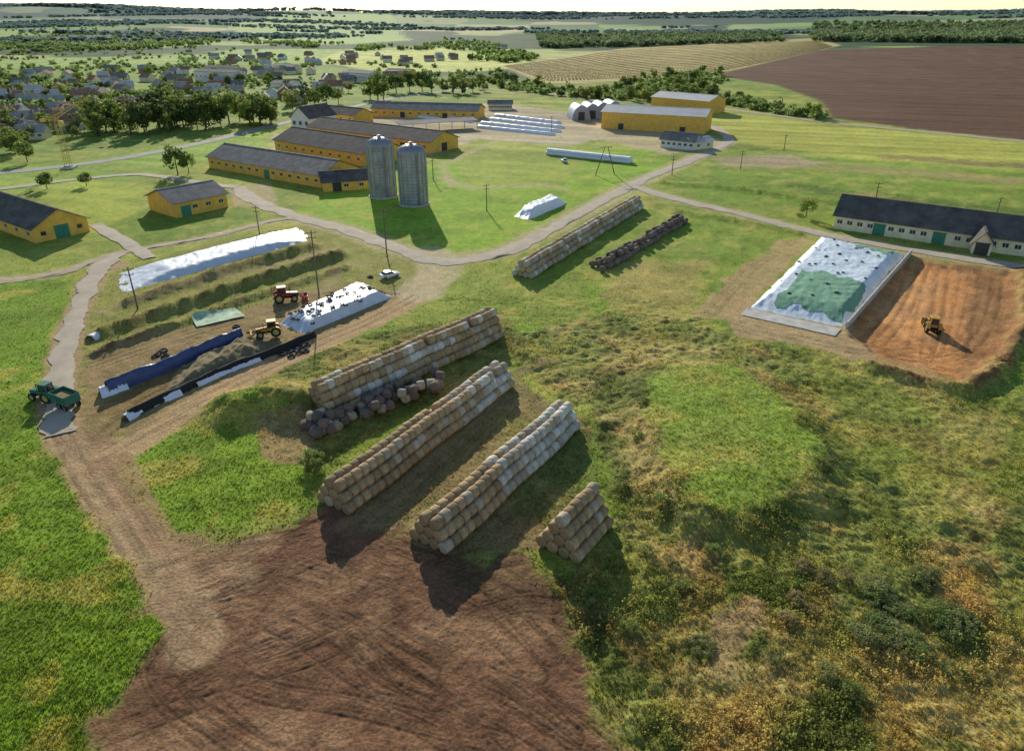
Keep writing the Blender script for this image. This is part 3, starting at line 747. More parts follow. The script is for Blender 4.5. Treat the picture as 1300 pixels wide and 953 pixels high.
def tyre_mesh(R=.34,r=.12):
    bm=bmesh.new(); n,k=18,8; V=[[bm.verts.new(((R+r*math.cos(2*math.pi*j/k))*math.cos(2*math.pi*i/n),(R+r*math.cos(2*math.pi*j/k))*math.sin(2*math.pi*i/n),r*math.sin(2*math.pi*j/k)*.8)) for j in range(k)] for i in range(n)]
    for i in range(n):
        for j in range(k): bm.faces.new((V[i][j],V[(i+1)%n][j],V[(i+1)%n][(j+1)%k],V[i][(j+1)%k]))
    me=fin(bm,'tyre',True); me.materials.append(M['rubber']); return me
TY=tyre_mesh()
def tyre(x,y,z,label,sc=1):
    o=bpy.data.objects.new('old_tyre',TY); COL.objects.link(o); o.location=(x,y,z); o.rotation_euler=(random.uniform(-.12,.12),random.uniform(-.12,.12),0); o.scale=(sc,)*3
    top(o,label,'tyre','old tyres weighing down film')
for s,t in [(.1,.25),(.12,.5),(.14,.72),(.2,.88),(.3,.62),(.32,.8),(.42,.7),(.45,.55),(.55,.62),(.55,.82),(.7,.66),(.85,.6),(.85,.45),(.35,.3),(.55,.3),(.7,.24),(.5,.16),(.3,.14),(.2,.35),(.8,.78),(.25,.5),(.6,.46),(.4,.9),(.68,.8)]:
    p,z=clamp_z(QR,HR,s,t)
    for q in range(random.choice((1,1,2))):
        tyre(p[0]+random.uniform(-.9,.9),p[1]+random.uniform(-.4,.4),z+.12,'old black tyre lying on white clamp film',.8)
def wallseg(A,B,h,th,m,name,label,cat='wall',z0=0,dn=1.2):
    a=Vector(G(*A));b=Vector(G(*B)); Ln=(b-a).length
    bm=bmesh.new()
    n=max(1,int(Ln/3))
    for i in range(n):
        bbox(bm,((i+.5)*Ln/n,0,(h-dn)/2+random.uniform(-.03,.03)),(Ln/n-.04,th,h+dn),bev=.03)
    o=obj(name,fin(bm,name),None,m,(a.x,a.y,z0),(0,0,math.atan2((b-a).y,(b-a).x))); top(o,label,cat); return o
wallseg((1074,417),(1156,323),1.3,.35,M['conc'],'clamp_wall','pale concrete side wall of the silage clamp')
def pad(name,Q,m,z):
    s,t,p=quad_surface(Q,30,10)
    zz=ground_eval(p[:,0].copy(),p[:,1].copy())[4]+z
    i=(np.arange(9)[:,None]*30+np.arange(29)[None,:]).ravel()
    o=obj(name,mesh_np(name,np.column_stack([p,zz]),np.stack([i,i+1,i+31,i+30],1),4,smooth=True),None,m); o["kind"]="structure"; return o
pad('pavement',((940,400),(1060,427),(1068,418),(948,391)),M['conc'],.12)
pad('pavement',((62,552),(92,545),(88,520),(66,525)),M['road'],.17)
# left bunkers
Q1=((156,372),(400,304),(378,288),(138,350))
clamp('silage_clamp',Q1,1.4,'long narrow silage clamp under dusty white film',M['tarpold'],ns=160,nt_=30,edge=.25,seed=5,wr=.2)
Q3=((352,412),(385,425),(500,377),(462,358))
clamp('silage_clamp',Q3,1.7,'silage clamp under clean white film with tyres',M['tarpold'],ns=60,nt_=60,edge=.16,seed=8,wr=.25)
for i in range(46):
    s=random.uniform(.08,.92); t=random.uniform(.08,.95); p,z=clamp_z(Q3,1.7,s,t,.16,8); tyre(p[0],p[1],z+.14,'old black tyre on white film of narrow clamp')
clamp('silage_heap',((205,506),(352,438),(338,410),(220,470)),1.1,'open brown silage heap inside the bunker',M['silage'],cat='silage heap',ns=130,nt_=50,edge=.32,wr=.6,seed=12)
def film_wall(name,P,h,m,label,wid=.9):
    p=catmull(PX(*P),14); t=np.gradient(p,axis=0); t/=np.linalg.norm(t,axis=1)[:,None]; n=np.stack([-t[:,1],t[:,0]],1)
    prof=[(-1.0,-.1),(-.8,.35),(-.45,.9),(-.1,1.0),(.2,.85),(.5,.3),(.7,-.1)]; k=len(p); V=[]
    for o_,z_ in prof:
        jj=(vnoise(np.arange(k)*.8,np.full(k,o_*7),3)-.5)*.35
        q=p+n*(-(o_*wid+jj))[:,None]; zz=z_*h*(1+.2*(vnoise(np.arange(k)*.5,np.full(k,z_),9)-.5))
        V.append(np.column_stack([q,zz]))
    V=np.stack(V,1).reshape(-1,3); c=len(prof); i=(np.arange(k-1)[:,None]*c+np.arange(c-1)[None,:]).ravel()
    o=obj(name,mesh_np(name,V,np.stack([i,i+c,i+c+1,i+1],1),4,smooth=True),None,m); top(o,label,'film wall')
film_wall('film_covered_wall',((138,500),(200,475),(260,450),(308,430)),2.1,M['blue'],'bunker side wall draped in dark blue film',.9)
film_wall('film_covered_wall',((128,502),(142,498),(160,491)),1.2,M['tarp'],'white film end flap of the bunker wall',1.5)
film_wall('film_covered_wall',((165,529),(230,498),(290,471),(345,450),(400,427)),1.1,M['rubber'],'low bunker edge draped in black film',.8)
film_wall('film_covered_wall',((160,533),(190,516),(230,500)),.8,M['tarp'],'white film strip along bunker edge',1.0)
film_wall('film_covered_wall',((250,490),(290,472),(330,457)),.6,M['tarp'],'white film strip along bunker edge',.8)
film_wall('film_covered_wall',((116,432),(140,421),(168,411)),.9,M['tarpold'],'crumpled white film on overgrown bank',1.7)
o=pad('net_sheet',((250,416),(312,402),(298,392),(243,405)),mat('pale_green_net',(.42,.56,.36),.8,.3,.8),.25)
del o["kind"]; top(o,'pale green net spread flat on the grass','net')
for u,v in ((366,447),(374,444),(382,441),(390,438),(370,452),(380,447),(204,448),(210,452),(198,452),(300,415),(470,352),(376,438),(362,441),(208,446),(358,450),(388,446)):
    x,y=G(u,v); tyre(x,y,zg(x,y)+.15,'old black tyre lying on the ground',1.5)
# ---------------------------------------------------------------- poles and masts
def pole(px,h,label,arms=2,lean=0):
    x,y=G(*px); e=empty('utility_pole',(x,y,zg(x,y)-.1),random.uniform(-.6,.6),label,'pole','poles around the farm'); e.rotation_euler[1]=lean
    part(e,'post',lambda bm:brod(bm,(0,0,-.3),(0,0,h),.17,8,.11),M['wood'])
    for k in range(arms):
        part(e,'crossarm',lambda bm:(bbox(bm,(0,0,h-.5-k*1.0),(1.9-.3*k,.12,.12)),*[bcyl(bm,(q,0,h-.33-k*1.0),.06,.2,seg=8) for q in (-.8+.15*k,0,.8-.15*k)]),M['wood'])
for px,h in (((405,374),13.5),((491,322),11),((175,392),8.5),((618,268),8),((853,222),7),((995,192),7),((1110,260),7),((1262,282),7),((550,228),8),((940,215),7),((330,300),8),((700,168),8)):
    pole(px,h,'slim wooden utility pole with crossarm standing in grass')
def crane(px):
    x,y=G(*px); e=empty('tower_crane',(x,y,0),.15,'small yellowish crane with jib angled up','crane')
    def lat(bm,p0,p1,w0,w1,n):
        p0=Vector(p0);p1=Vector(p1); ax=(p1-p0).normalized(); s=ax.cross(Vector((0,1,0))).normalized(); u=ax.cross(s).normalized()
        def c(f,i): w=w0+(w1-w0)*f; a=((-1,-1),(1,-1),(1,1),(-1,1))[i]; return p0+(p1-p0)*f+s*a[0]*w+u*a[1]*w
        for i in range(4):
            brod(bm,c(0,i),c(1,i),.09,5)
            for k in range(n): brod(bm,c(k/n,i),c((k+1)/n,(i+1)%4),.05,4)
    part(e,'mast',lambda bm:lat(bm,(0,0,0),(0,0,18),.9,.6,10),M['crane'])
    part(e,'jib',lambda bm:(lat(bm,(-1,0,18),(13,0,25.5),.6,.2,12),brod(bm,(-4,0,18.5),(13,0,25.5),.04,4)),M['crane'])
    part(e,'counter_jib',lambda bm:(lat(bm,(0,0,17.8),(-5,0,18.4),.5,.4,4),bbox(bm,(-4.6,0,17.4),(1.4,1.2,1.2),bev=.05)),M['crane'])
    part(e,'cab',lambda bm:bprism(bm,[(.7,15),(2.1,15.2),(2.3,16.3),(2.0,17.2),(.7,17.2)],-.7,.7,.06),M['crane'])
    part(e,'base',lambda bm:(bbox(bm,(0,0,.4),(4.6,4.6,.9),bev=.08),bcyl(bm,(0,0,1.0),1.6,.5,seg=20)),M['conc'])
    part(e,'hook_line',lambda bm:(brod(bm,(12.6,0,25.3),(12.6,0,14),.04,4),bbox(bm,(12.6,0,13.8),(.4,.4,.7),bev=.08)),M['rubber'])
crane((88,214))
def aframe(px,h):
    x,y=G(*px); e=empty('a_frame_pole',(x,y,0),.3,'wooden A-frame power pole with slanted legs','pole')
    for s in (-1,1): part(e,'leg',lambda bm:brod(bm,(s*h*.38,0,-.3),(s*.5,0,h),.18,7,.12),M['wood'])
    part(e,'crossarm',lambda bm:(bbox(bm,(0,0,h-.3),(4.5,.2,.2)),bbox(bm,(0,0,h*.5),(h*.42,.15,.15))),M['wood'])
aframe((768,222),10)
# ---------------------------------------------------------------- vehicles
def wheel(e,x,y,r,w,rm):
    we=bpy.data.objects.new('wheel',None); COL.objects.link(we); we.parent=e; we.location=(x,y,r)
    def ty(bm):
        n=24; pr=[(r*.62,-w*.42),(r*.9,-w*.5),(r,-w*.36),(r,w*.36),(r*.9,w*.5),(r*.62,w*.42)]
        V=[[bm.verts.new((q*(1+(.03 if i%2 and q>r*.95 else 0))*math.cos(2*math.pi*i/n),yy,q*(1+(.03 if i%2 and q>r*.95 else 0))*math.sin(2*math.pi*i/n))) for q,yy in pr] for i in range(n)]
        for i in range(n):
            for j in range(len(pr)): bm.faces.new((V[i][j],V[(i+1)%n][j],V[(i+1)%n][(j+1)%len(pr)],V[i][(j+1)%len(pr)]))
    part(we,'tyre',ty,M['rubber'])
    part(we,'rim',lambda bm:(bcyl(bm,(0,0,0),r*.62,w*.5,'Y',20),bcyl(bm,(0,0,0),r*.22,w*.8,'Y',12)),rm)
def tractor(px,heading,pm,label,loader=False,sc=1.0,name='tractor'):
    x,y=G(*px); e=empty(name,(x,y,zg(x,y)),heading,label,'tractor' if name=='tractor' else 'loader'); e.scale=(sc,)*3
    part(e,'hood',lambda bm:(bprism(bm,[(.35,.95),(2.35,.85),(2.45,1.25),(2.3,1.5),(.35,1.7)],-.42,.42,.06)),pm)
    part(e,'grille',lambda bm:bbox(bm,(2.46,0,1.1),(.06,.6,.5)),M['rubber'])
    part(e,'chassis',lambda bm:(bbox(bm,(.5,0,.75),(3.6,.6,.35),bev=.04),bbox(bm,(-.95,0,.85),(.3,1.5,.25)),bbox(bm,(1.65,0,.6),(.25,1.5,.2)),bbox(bm,(-1.7,0,.7),(.6,.3,.2))),M['rubber'])
    for s in (-1,1):
        part(e,'fender',lambda bm:bprism(bm,[(-1.85,1.1),(-1.6,1.65),(-1.0,1.88),(-.3,1.75),(-.05,1.3),(-.15,1.25),(-.4,1.62),(-1.0,1.76),(-1.5,1.55),(-1.75,1.1)],s*.62,s*1.15),pm)
    cab=part(e,'cab',lambda bm:([brod(bm,(a,b,1.2),(a*.9-.02,b*.88,2.65),.06,4) for a in (-1.15,.35) for b in (-.65,.65)],bbox(bm,(-.4,0,1.35),(1.5,1.25,.5),bev=.04)),pm)
    part(cab,'window',lambda bm:bprism(bm,[(-1.12,1.55),(.33,1.55),(.27,2.62),(-1.0,2.62)],-.58,.58),M['glass'])
    part(e,'roof',lambda bm:bbox(bm,(-.38,0,2.72),(1.6,1.4,.18),bev=.06),pm)
    part(e,'exhaust_pipe',lambda bm:brod(bm,(1.0,.3,1.5),(1.0,.3,2.6),.05,8),M['rubber'])
    for s in (-1,1):
        part(e,'headlight',lambda bm:bbox(bm,(2.48,s*.28,1.33),(.05,.18,.12)),M['frame'])
        wheel(e,-.95,s*.92,.85,.48,M['rim']); wheel(e,1.65,s*.85,.6,.38,M['rim'])
    if loader:
        def arm(bm):
            for s in (-1,1):
                brod(bm,(.3,s*.62,1.7),(1.9,s*.62,1.5),.1,6); brod(bm,(1.9,s*.62,1.5),(3.1,s*.62,.5),.1,6); brod(bm,(.9,s*.62,1.0),(2.2,s*.62,1.25),.05,6)
            brod(bm,(2.3,-.62,1.2),(2.3,.62,1.2),.07,6)
        part(e,'loader_arm',arm,M['rubber'])
        part(e,'bucket',lambda bm:(bprism(bm,[(3.0,.1),(4.0,.1),(4.0,.16),(3.15,.2),(3.1,.85),(3.3,1.05),(3.25,1.1),(2.98,.9)],-1.15,1.15),bbox(bm,(3.5,-1.15,.5),(.9,.05,.7)),bbox(bm,(3.5,1.15,.5),(.9,.05,.7))),pm)
    return e
tractor((362,382),math.radians(20),M['red'],'red tractor with front loader working on the grass',True,1.1)
tractor((344,428),math.radians(200),M['orange'],'yellow wheel loader digging into the silage heap',True,1.0,'wheel_loader').location.z+=.4
tractor((1183,416),math.radians(70),M['orange'],'orange wheel loader parked on the sandy pit',True,1.05,'wheel_loader')
tractor((60,507),math.radians(165),M['green'],'green tractor parked at the end of road',False,1.0)
def trailer(px,heading):
    x,y=G(*px); e=empty('farm_trailer',(x,y,zg(x,y)),heading,'green high-sided tipping trailer behind green tractor','trailer')
    def body(bm):
        for a,b,c,d in ((0,1.1,3.6,.08),(0,-1.1,3.6,.08)): bbox(bm,(a,b,1.75),(c,d,1.3),bev=.02)
        for a in (-1.8,1.8): bbox(bm,(a,0,1.75),(.08,2.2,1.3),bev=.02)
        bbox(bm,(0,0,1.1),(3.6,2.2,.1))
        for k in range(-2,3):
            for s in (-1,1): bbox(bm,(k*.7,s*1.17,1.75),(.08,.08,1.3))
    part(e,'body',body,M['green'])
    part(e,'load',lambda bm:(bbox(bm,(0,0,1.6),(3.4,2.05,.8),bev=.3)),M['silage'])
    part(e,'drawbar',lambda bm:(brod(bm,(1.8,.4,.9),(3.0,0,.7),.06),brod(bm,(1.8,-.4,.9),(3.0,0,.7),.06)),M['rubber'])
    for xx in (-1.1,.2):
        for s in (-1,1): wheel(e,xx,s*.95,.5,.35,M['hub'])
trailer((86,516),math.radians(152))
def car(px,heading,label):
    x,y=G(*px); e=empty('car',(x,y,zg(x,y)+.1),heading,label,'car')
    part(e,'body',lambda bm:bprism(bm,[(-2.15,.35),(2.1,.3),(2.2,.55),(2.1,.78),(1.15,.95),(-1.5,1.0),(-2.1,.9),(-2.22,.6)],-.85,.85,.09),M['carwhite'],True)
    part(e,'window',lambda bm:bprism(bm,[(-1.75,.97),(1.0,.93),(.35,1.38),(-1.3,1.4)],-.72,.72,.05),M['glass'])
    part(e,'roof',lambda bm:bprism(bm,[(-1.32,1.38),(.38,1.37),(.2,1.46),(-1.15,1.47)],-.68,.68,.03),M['carwhite'])
    for s in (-1,1):
        part(e,'headlight',lambda bm:bbox(bm,(2.1,s*.6,.68),(.1,.35,.16)),M['frame'])
        wheel(e,1.35,s*.8,.32,.22,M['hub']); wheel(e,-1.35,s*.8,.32,.22,M['hub'])
car((495,352),math.radians(35),'white saloon car parked on the gravel junction')
car((716,206),math.radians(100),'small light car parked near wrapped bales')
# ---------------------------------------------------------------- trees
def crown_arr(seed,n,kind='round',leaf=.06):
    r=np.random.default_rng(seed)
    nc=22
    if kind=='round':
        c=r.normal(size=(nc,3)); c/=np.linalg.norm(c,axis=1)[:,None]; c*=r.uniform(.25,.95,(nc,1))**.6; c*=np.array([.34,.34,.34]); c[:,2]+=.56
        rad=r.uniform(.09,.17,nc)
    elif kind=='tall':
        c=np.column_stack([r.normal(0,.09,nc),r.normal(0,.09,nc),r.uniform(.2,.93,nc)]); rad=r.uniform(.06,.12,nc)*(1.25-c[:,2]*.7)
    elif kind=='low':
        a=r.uniform(0,6.28,nc); q=r.uniform(0,1,nc)**.5*.45; c=np.column_stack([q*np.cos(a),q*np.sin(a),.25+(.5-q)*r.uniform(.4,1.1,nc)]); rad=r.uniform(.08,.16,nc)
    else:
        z=r.uniform(.12,.97,nc*2); a=r.uniform(0,6.28,nc*2); q=(1-z)*.22; c=np.column_stack([q*np.cos(a),q*np.sin(a),z]); rad=.035+(1-z)*.07
    k=r.integers(0,len(c),n)
    d=r.normal(size=(n,3)); d/=np.linalg.norm(d,axis=1)[:,None]
    p=c[k]+d*(rad[k]*r.uniform(.55,1.1,n))[:,None]
    s=leaf*r.uniform(.6,1.3,n)
    u=r.normal(size=(n,3)); u/=np.linalg.norm(u,axis=1)[:,None]
    w=np.cross(u,d+r.normal(size=(n,3))*.6); w/=np.linalg.norm(w,axis=1)[:,None]+1e-9
    V=np.stack([p-u*s[:,None]*.6,p-w*s[:,None]*.45,p+u*s[:,None]*.6,p+w*s[:,None]*.45],1).reshape(-1,3)
    Fq=np.arange(4*n).reshape(-1,4)
    return V,Fq
def trunk_mesh(seed):
    rr=random.Random(seed); bm=bmesh.new()
    brod(bm,(0,0,-.02),(0,0,.35),.022,7,.016); brod(bm,(0,0,.34),(rr.uniform(-.03,.03),0,.75),.016,6,.006)
    for i in range(6):
        a=rr.uniform(0,6.28); z=rr.uniform(.25,.55); q=rr.uniform(.15,.26); brod(bm,(0,0,z),(q*math.cos(a),q*math.sin(a),z+rr.uniform(.1,.22)),.009,5,.003)
    return fin(bm,'trunk')
CR=[]
for i in range(5): CR.append(('round',crown_arr(100+i,900,'round',.07)))
for i in range(3): CR.append(('tall',crown_arr(200+i,700,'tall',.05)))
CR.append(('conifer',crown_arr(300,700,'conifer',.045)))
CRM=[]
for i,(k,(V,Fq)) in enumerate(CR):
    me=mesh_np('crown',V,Fq,4); me.materials.append(LEAF[(0,1,2,0,0,1,0,2,1)[i]]); CRM.append(me)
TRM=[trunk_mesh(i) for i in range(3)]
for m_ in TRM: m_.materials.append(M['bark'])
trees=[]
def put(u,v,h,k=None,label='leafy green tree in the village',nm='tree'):
    x,y=G(u,v); trees.append((x,y,h,k,label,nm))
def inpoly(u,v,P):
    c=False;n=len(P)
    for i in range(n):
        a=P[i];b=P[(i+1)%n]
        if (a[1]>v)!=(b[1]>v) and u<a[0]+(v-a[1])*(b[0]-a[0])/(b[1]-a[1]): c=not c
    return c
def scat(P,n):
    us=[p[0] for p in P];vs=[p[1] for p in P];o=[]
    while len(o)<n:
        u=random.uniform(min(us),max(us));v=random.uniform(min(vs),max(vs))
        if inpoly(u,v,P): o.append((u,v))
    return o
for i in range(44):
    u=random.uniform(108,345); put(u,172-(u-112)*.055+random.uniform(-8,3),random.uniform(11,19),random.choice((0,1,3,4,5,6,7,2)),'tall green tree in row before the village')
put(226,222,11,1,'round dark tree on grass by the barns'); put(240,220,8,0,'round dark tree on grass by the barns')
for u,v,h in ((372,140,14),(388,136,16),(400,138,13),(415,134,15),(430,132,12),(480,128,20),(487,127,18),(503,118,15),(520,116,16),(536,116,17),(548,118,15),(575,118,14),(590,119,13),(600,117,11),(345,156,12),(470,126,14)):
    put(u,v,h,None,'tall green tree beside the farm buildings')
for u,v in scat([(-20,100),(120,92),(300,88),(420,94),(640,106),(600,124),(480,114),(350,138),(150,172),(-20,200)],156):
    put(u,v,random.uniform(6,11))
for u,v in scat([(620,104),(690,112),(760,120),(840,96),(910,92),(925,104),(880,112),(905,122),(1050,150),(1030,154),(940,138),(860,130),(740,128),(640,116)],72):
    put(u,v,random.uniform(6,11),None,'leafy tree in the hedge band by the fields')
for u,v,h in ((60,240,6),(110,236,5),(35,206,9),(20,196,9),(1023,276,6),(430,150,7)): put(u,v,h,0,'small leafy tree standing in grass')
trees=trees[:298]
for x,y,h,k,lb,nm in trees:
    if k is None: k=random.choice((0,1,2,3,4,0,1,2,3,4,5,6,8))
    o=empty(nm,(x,y,zg(x,y)),random.uniform(0,6.28),lb,'tree','trees around the farm and village')
    o.scale=(h*random.uniform(.85,1.3),h*random.uniform(.85,1.3),h)
    c=bpy.data.objects.new('crown',CRM[k]); COL.objects.link(c); c.parent=o
    c=bpy.data.objects.new('trunk',random.choice(TRM)); COL.objects.link(c); c.parent=o
# bushes
BF=[crown_arr(700+i,1300,'low',.05) for i in range(5)]
BFM=[[None]*3 for _ in range(5)]
for i in range(5):
    for k in range(3):
        me=mesh_np('foliage',BF[i][0],BF[i][1],4); me.materials.append(BLEAF[k]); BFM[i][k]=me
bm=bmesh.new()
for a in (0,1.3,2.6,3.9,5.2): brod(bm,(0,0,0),(.15*math.cos(a),.15*math.sin(a),.5),.012,5,.005)
STEM=fin(bm,'stem'); STEM.materials.append(M['bark'])
def bush(px,w,h,lb,k=0):
    x,y=G(*px); o=empty('bush',(x,y,zg(x,y)-.1*h),random.uniform(0,6),lb,'bush','bushes in the rough ground'); o.scale=(w*1.2,w*1.2,h*1.3)
    c=bpy.data.objects.new('foliage',BFM[random.randrange(5)][k]); COL.objects.link(c); c.parent=o
    c=bpy.data.objects.new('stem',STEM); COL.objects.link(c); c.parent=o
bush((396,592),3.0,3.0,'bright green bush at the edge of weeds'); bush((400,598),2.2,2.0,'bright green bush at the edge of weeds')
for i in range(30):
    a=random.uniform(0,6.28); r=random.uniform(0,1)**.5
    bush((1150+r*76*math.cos(a),775+r*56*math.sin(a)),random.uniform(1.8,3.0),random.uniform(.7,1.2),'low dense green shrub in overgrown field',random.choice((0,0,1)))
for px in ((1210,855),(1080,880),(1050,860),(985,842),(1240,720),(800,800),(868,745),(1222,300),(1015,274),(820,700),(850,720),(905,700),(790,620),(1060,640),(1100,600),(760,790),(890,820),(815,520),(806,560),(840,640),(870,668),(1040,600)):
    bush(px,random.uniform(1.5,2.4),random.uniform(.8,1.3),'green shrub growing among tall weeds',random.choice((0,1)))
for px in ((1020,720),(1045,735),(1010,760),(1030,775),(1075,735),(1000,790)):
    bush(px,random.uniform(1.3,2.2),random.uniform(.8,1.3),'rusty brown shrub among tall weeds',2)
# merged scattered geometry
def scatter_merge(name,tmpls,xs,ys,zs,sc,szz,m,label,cat,tint=None,jitc=.25):
    n=len(xs); ang=RNG.uniform(0,6.283,n); c,s=np.cos(ang),np.sin(ang); Vs=[];Fs=[];Cs=[];off=0
    which=RNG.integers(0,len(tmpls),n)
    for w,(V,Fq) in enumerate(tmpls):
        id_=np.where(which==w)[0]
        if len(id_)==0: continue
        X=(V[None,:,0]*c[id_,None]-V[None,:,1]*s[id_,None])*sc[id_,None]+xs[id_,None]
        Y=(V[None,:,0]*s[id_,None]+V[None,:,1]*c[id_,None])*sc[id_,None]+ys[id_,None]
        Z=V[None,:,2]*szz[id_,None]+zs[id_,None]
        Vs.append(np.stack([X,Y,Z],2).reshape(-1,3))
        Fs.append((Fq[None]+(np.arange(len(id_))*len(V))[:,None,None]).reshape(-1,Fq.shape[1])+off); off+=len(id_)*len(V)
        if tint is not None:
            t=tint[id_]*RNG.uniform(1-jitc,1+jitc,(len(id_),1)); Cs.append(np.repeat(t,len(V),0))
    me=mesh_np(name,np.concatenate(Vs),np.concatenate(Fs),Fs[0].shape[1],{'tint':np.concatenate(Cs)} if tint is not None else None)
    o=obj(name,me,None,m); top(o,label,cat,None,'stuff'); return o
def blade_t(seed,n=5):
    r=np.random.default_rng(seed); V=[];Fq=[]
    for i in range(n):
        a=r.uniform(0,6.28); o=r.uniform(0,.5,2)-.25; w=.10; lean=r.uniform(.05,.45); h=r.uniform(.6,1.1)
        dx,dy=math.cos(a),math.sin(a); V+=[(o[0]-dy*w,o[1]+dx*w,-.1),(o[0]+dy*w,o[1]-dx*w,-.1),(o[0]+dx*lean,o[1]+dy*lean,h)]; Fq.append((3*i,3*i+1,3*i+2))
    return np.array(V),np.array(Fq)
def px_rand(n,u0,u1,v0,v1):
    u=RNG.uniform(u0,u1,n);v=RNG.uniform(v0,v1,n); return Ga(u,v)
x,y=px_rand(115000,-60,1360,330,1000)
col,g,dt,wd,z=ground_eval(x,y)
keep=RNG.uniform(0,1,len(x))<np.clip(g*.95+.1*wd,0,1)*(1-sstep(.3,.8,dt)); x,y,z,col,g,wd=x[keep],y[keep],z[keep],col[keep],g[keep],wd[keep]
sc=RNG.uniform(.25,.5,len(x))
scatter_merge('grass',[blade_t(i) for i in range(4)],x,y,z,sc,sc*RNG.uniform(.4,.8,len(x)),M['tuft'],'grass tufts covering the meadows','grass',np.minimum(col*np.array([1.22,1.12,.95]),.85),.35)
def weed_t(seed,n=14):
    r=np.random.default_rng(seed); d=r.normal(size=(n,3)); d/=np.linalg.norm(d,axis=1)[:,None]; d[:,2]=np.abs(d[:,2])
    p=d*r.uniform(.35,1.0,(n,1))*np.array([.5,.5,.8]); s=r.uniform(.09,.17,n)
    u=r.normal(size=(n,3)); u[:,2]+=.6; u/=np.linalg.norm(u,axis=1)[:,None]; w=np.cross(u,r.normal(size=(n,3))); w/=np.linalg.norm(w,axis=1)[:,None]
    V=np.stack([p-u*s[:,None],p-w*s[:,None]*.6,p+u*s[:,None],p+w*s[:,None]*.6],1).reshape(-1,3); return V,np.arange(4*n).reshape(-1,4)
x,y=px_rand(54000,-60,1360,225,1000)
col,g,dt,wd,z=ground_eval(x,y)
dens=fbm(x/7,y/7,55,4); keep=RNG.uniform(0,1,len(x))<wd*(.25+1.3*sstep(.4,.62,dens)); x,y,z,col,wd,dens=x[keep],y[keep],z[keep],col[keep],wd[keep],dens[keep]
s=RNG.uniform(.4,1.0,len(x))*(.5+.7*sstep(.4,.65,dens))*(.55+.45*wd)
scatter_merge('weeds',[weed_t(i) for i in range(6)],x,y,z,s,s*RNG.uniform(.5,1.0,len(x)),M['tuft'],'tall weeds and scrub on rough ground','weeds',np.minimum(col*np.array([1.35,1.3,1.2]),.9),.35)
# far woods
FT=[]
for i in range(4):
    V,Fq=crown_arr(400+i,60,'round',.22); V[:,2]-=.15; FT.append((V,Fq))
def wood(name,P,n,h0,h1,m,label):
    q=scat(P,n); x,y=Ga([a[0] for a in q],[a[1] for a in q]); z=terr_base(x,y)-1
    if name=='village_greenery':
        k=fbm(x/55,y/90,77,3)>.5; x,y,z=x[k],y[k],z[k]
    h=RNG.uniform(h0,h1,len(x)); scatter_merge('wood',FT,x,y,z,h*1.25,h,m,label,'woods')
wood('wood',[(1030,42),(1300,44),(1360,46),(1360,57),(1180,56),(1030,54)],1800,18,28,M['midleaf'],'dense dark wood behind brown field')
wood('wood',[(680,46),(740,47),(990,46),(995,54),(800,60),(690,62)],1500,12,20,M['midleaf'],'band of woodland above the striped field')
wood('village_greenery',[(-40,66),(60,60),(200,58),(330,64),(420,76),(640,92),(640,108),(500,112),(350,130),(150,160),(-40,190)],2200,4,8.5,M['farleaf'],'trees and gardens scattered through the village')
wood('village_greenery',[(-40,44),(200,44),(330,58),(420,64),(640,80),(700,76),(620,56),(560,50),(500,60),(300,50),(250,62),(-40,70)],2600,8,14,M['farleaf'],'tree belts beyond the village')
wood('wood',[(620,104),(690,110),(760,118),(840,95),(910,90),(925,104),(885,112),(905,120),(1050,149),(1030,153),(940,137),(860,128),(740,126),(640,114)],500,4,8,M['farleaf'],'shrubs under hedge band by fields')
# belts and forest cover on the far hills, in map space
FT3=[]
for i in range(4):
    V,Fq=crown_arr(440+i,26,'round',.34); V[:,2]-=.2; FT3.append((V,Fq))
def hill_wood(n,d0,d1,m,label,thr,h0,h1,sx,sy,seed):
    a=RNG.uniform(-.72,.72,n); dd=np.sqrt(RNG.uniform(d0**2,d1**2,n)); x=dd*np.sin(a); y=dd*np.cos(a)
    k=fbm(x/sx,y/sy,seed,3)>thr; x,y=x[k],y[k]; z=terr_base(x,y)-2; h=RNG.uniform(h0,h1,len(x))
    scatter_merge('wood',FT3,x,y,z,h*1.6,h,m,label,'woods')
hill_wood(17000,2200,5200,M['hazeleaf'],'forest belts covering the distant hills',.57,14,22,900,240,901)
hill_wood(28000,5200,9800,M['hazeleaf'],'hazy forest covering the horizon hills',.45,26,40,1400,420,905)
# rows of low crop across the striped field
tp=np.array([(640,84),(720,74),(790,64),(900,58),(1035,53)],float); bt=np.array([(700,104),(790,100),(850,95),(930,88),(1058,60)],float)
rx=[];ry=[]
for k in range(17):
    f=(k+.5)/17; ln=tp*(1-f)+bt*f; W=catmull([G(*q) for q in ln],10)
    seg=np.linalg.norm(np.diff(W,axis=0),axis=1); cum=np.concatenate([[0],np.cumsum(seg)]); ss=np.arange(0,cum[-1],4.2)
    rx.append(np.interp(ss,cum,W[:,0])); ry.append(np.interp(ss,cum,W[:,1]))
x=np.concatenate(rx);y=np.concatenate(ry); z=terr_base(x,y)-.3; h=np.full(len(x),1.1)
FT2=[crown_arr(480+i,14,'round',.45) for i in range(3)]
scatter_merge('crop_rows',FT2,x,y,z,h*3.0,h,M['dryrow'],'continuous rows of low plants across pale field','crop')
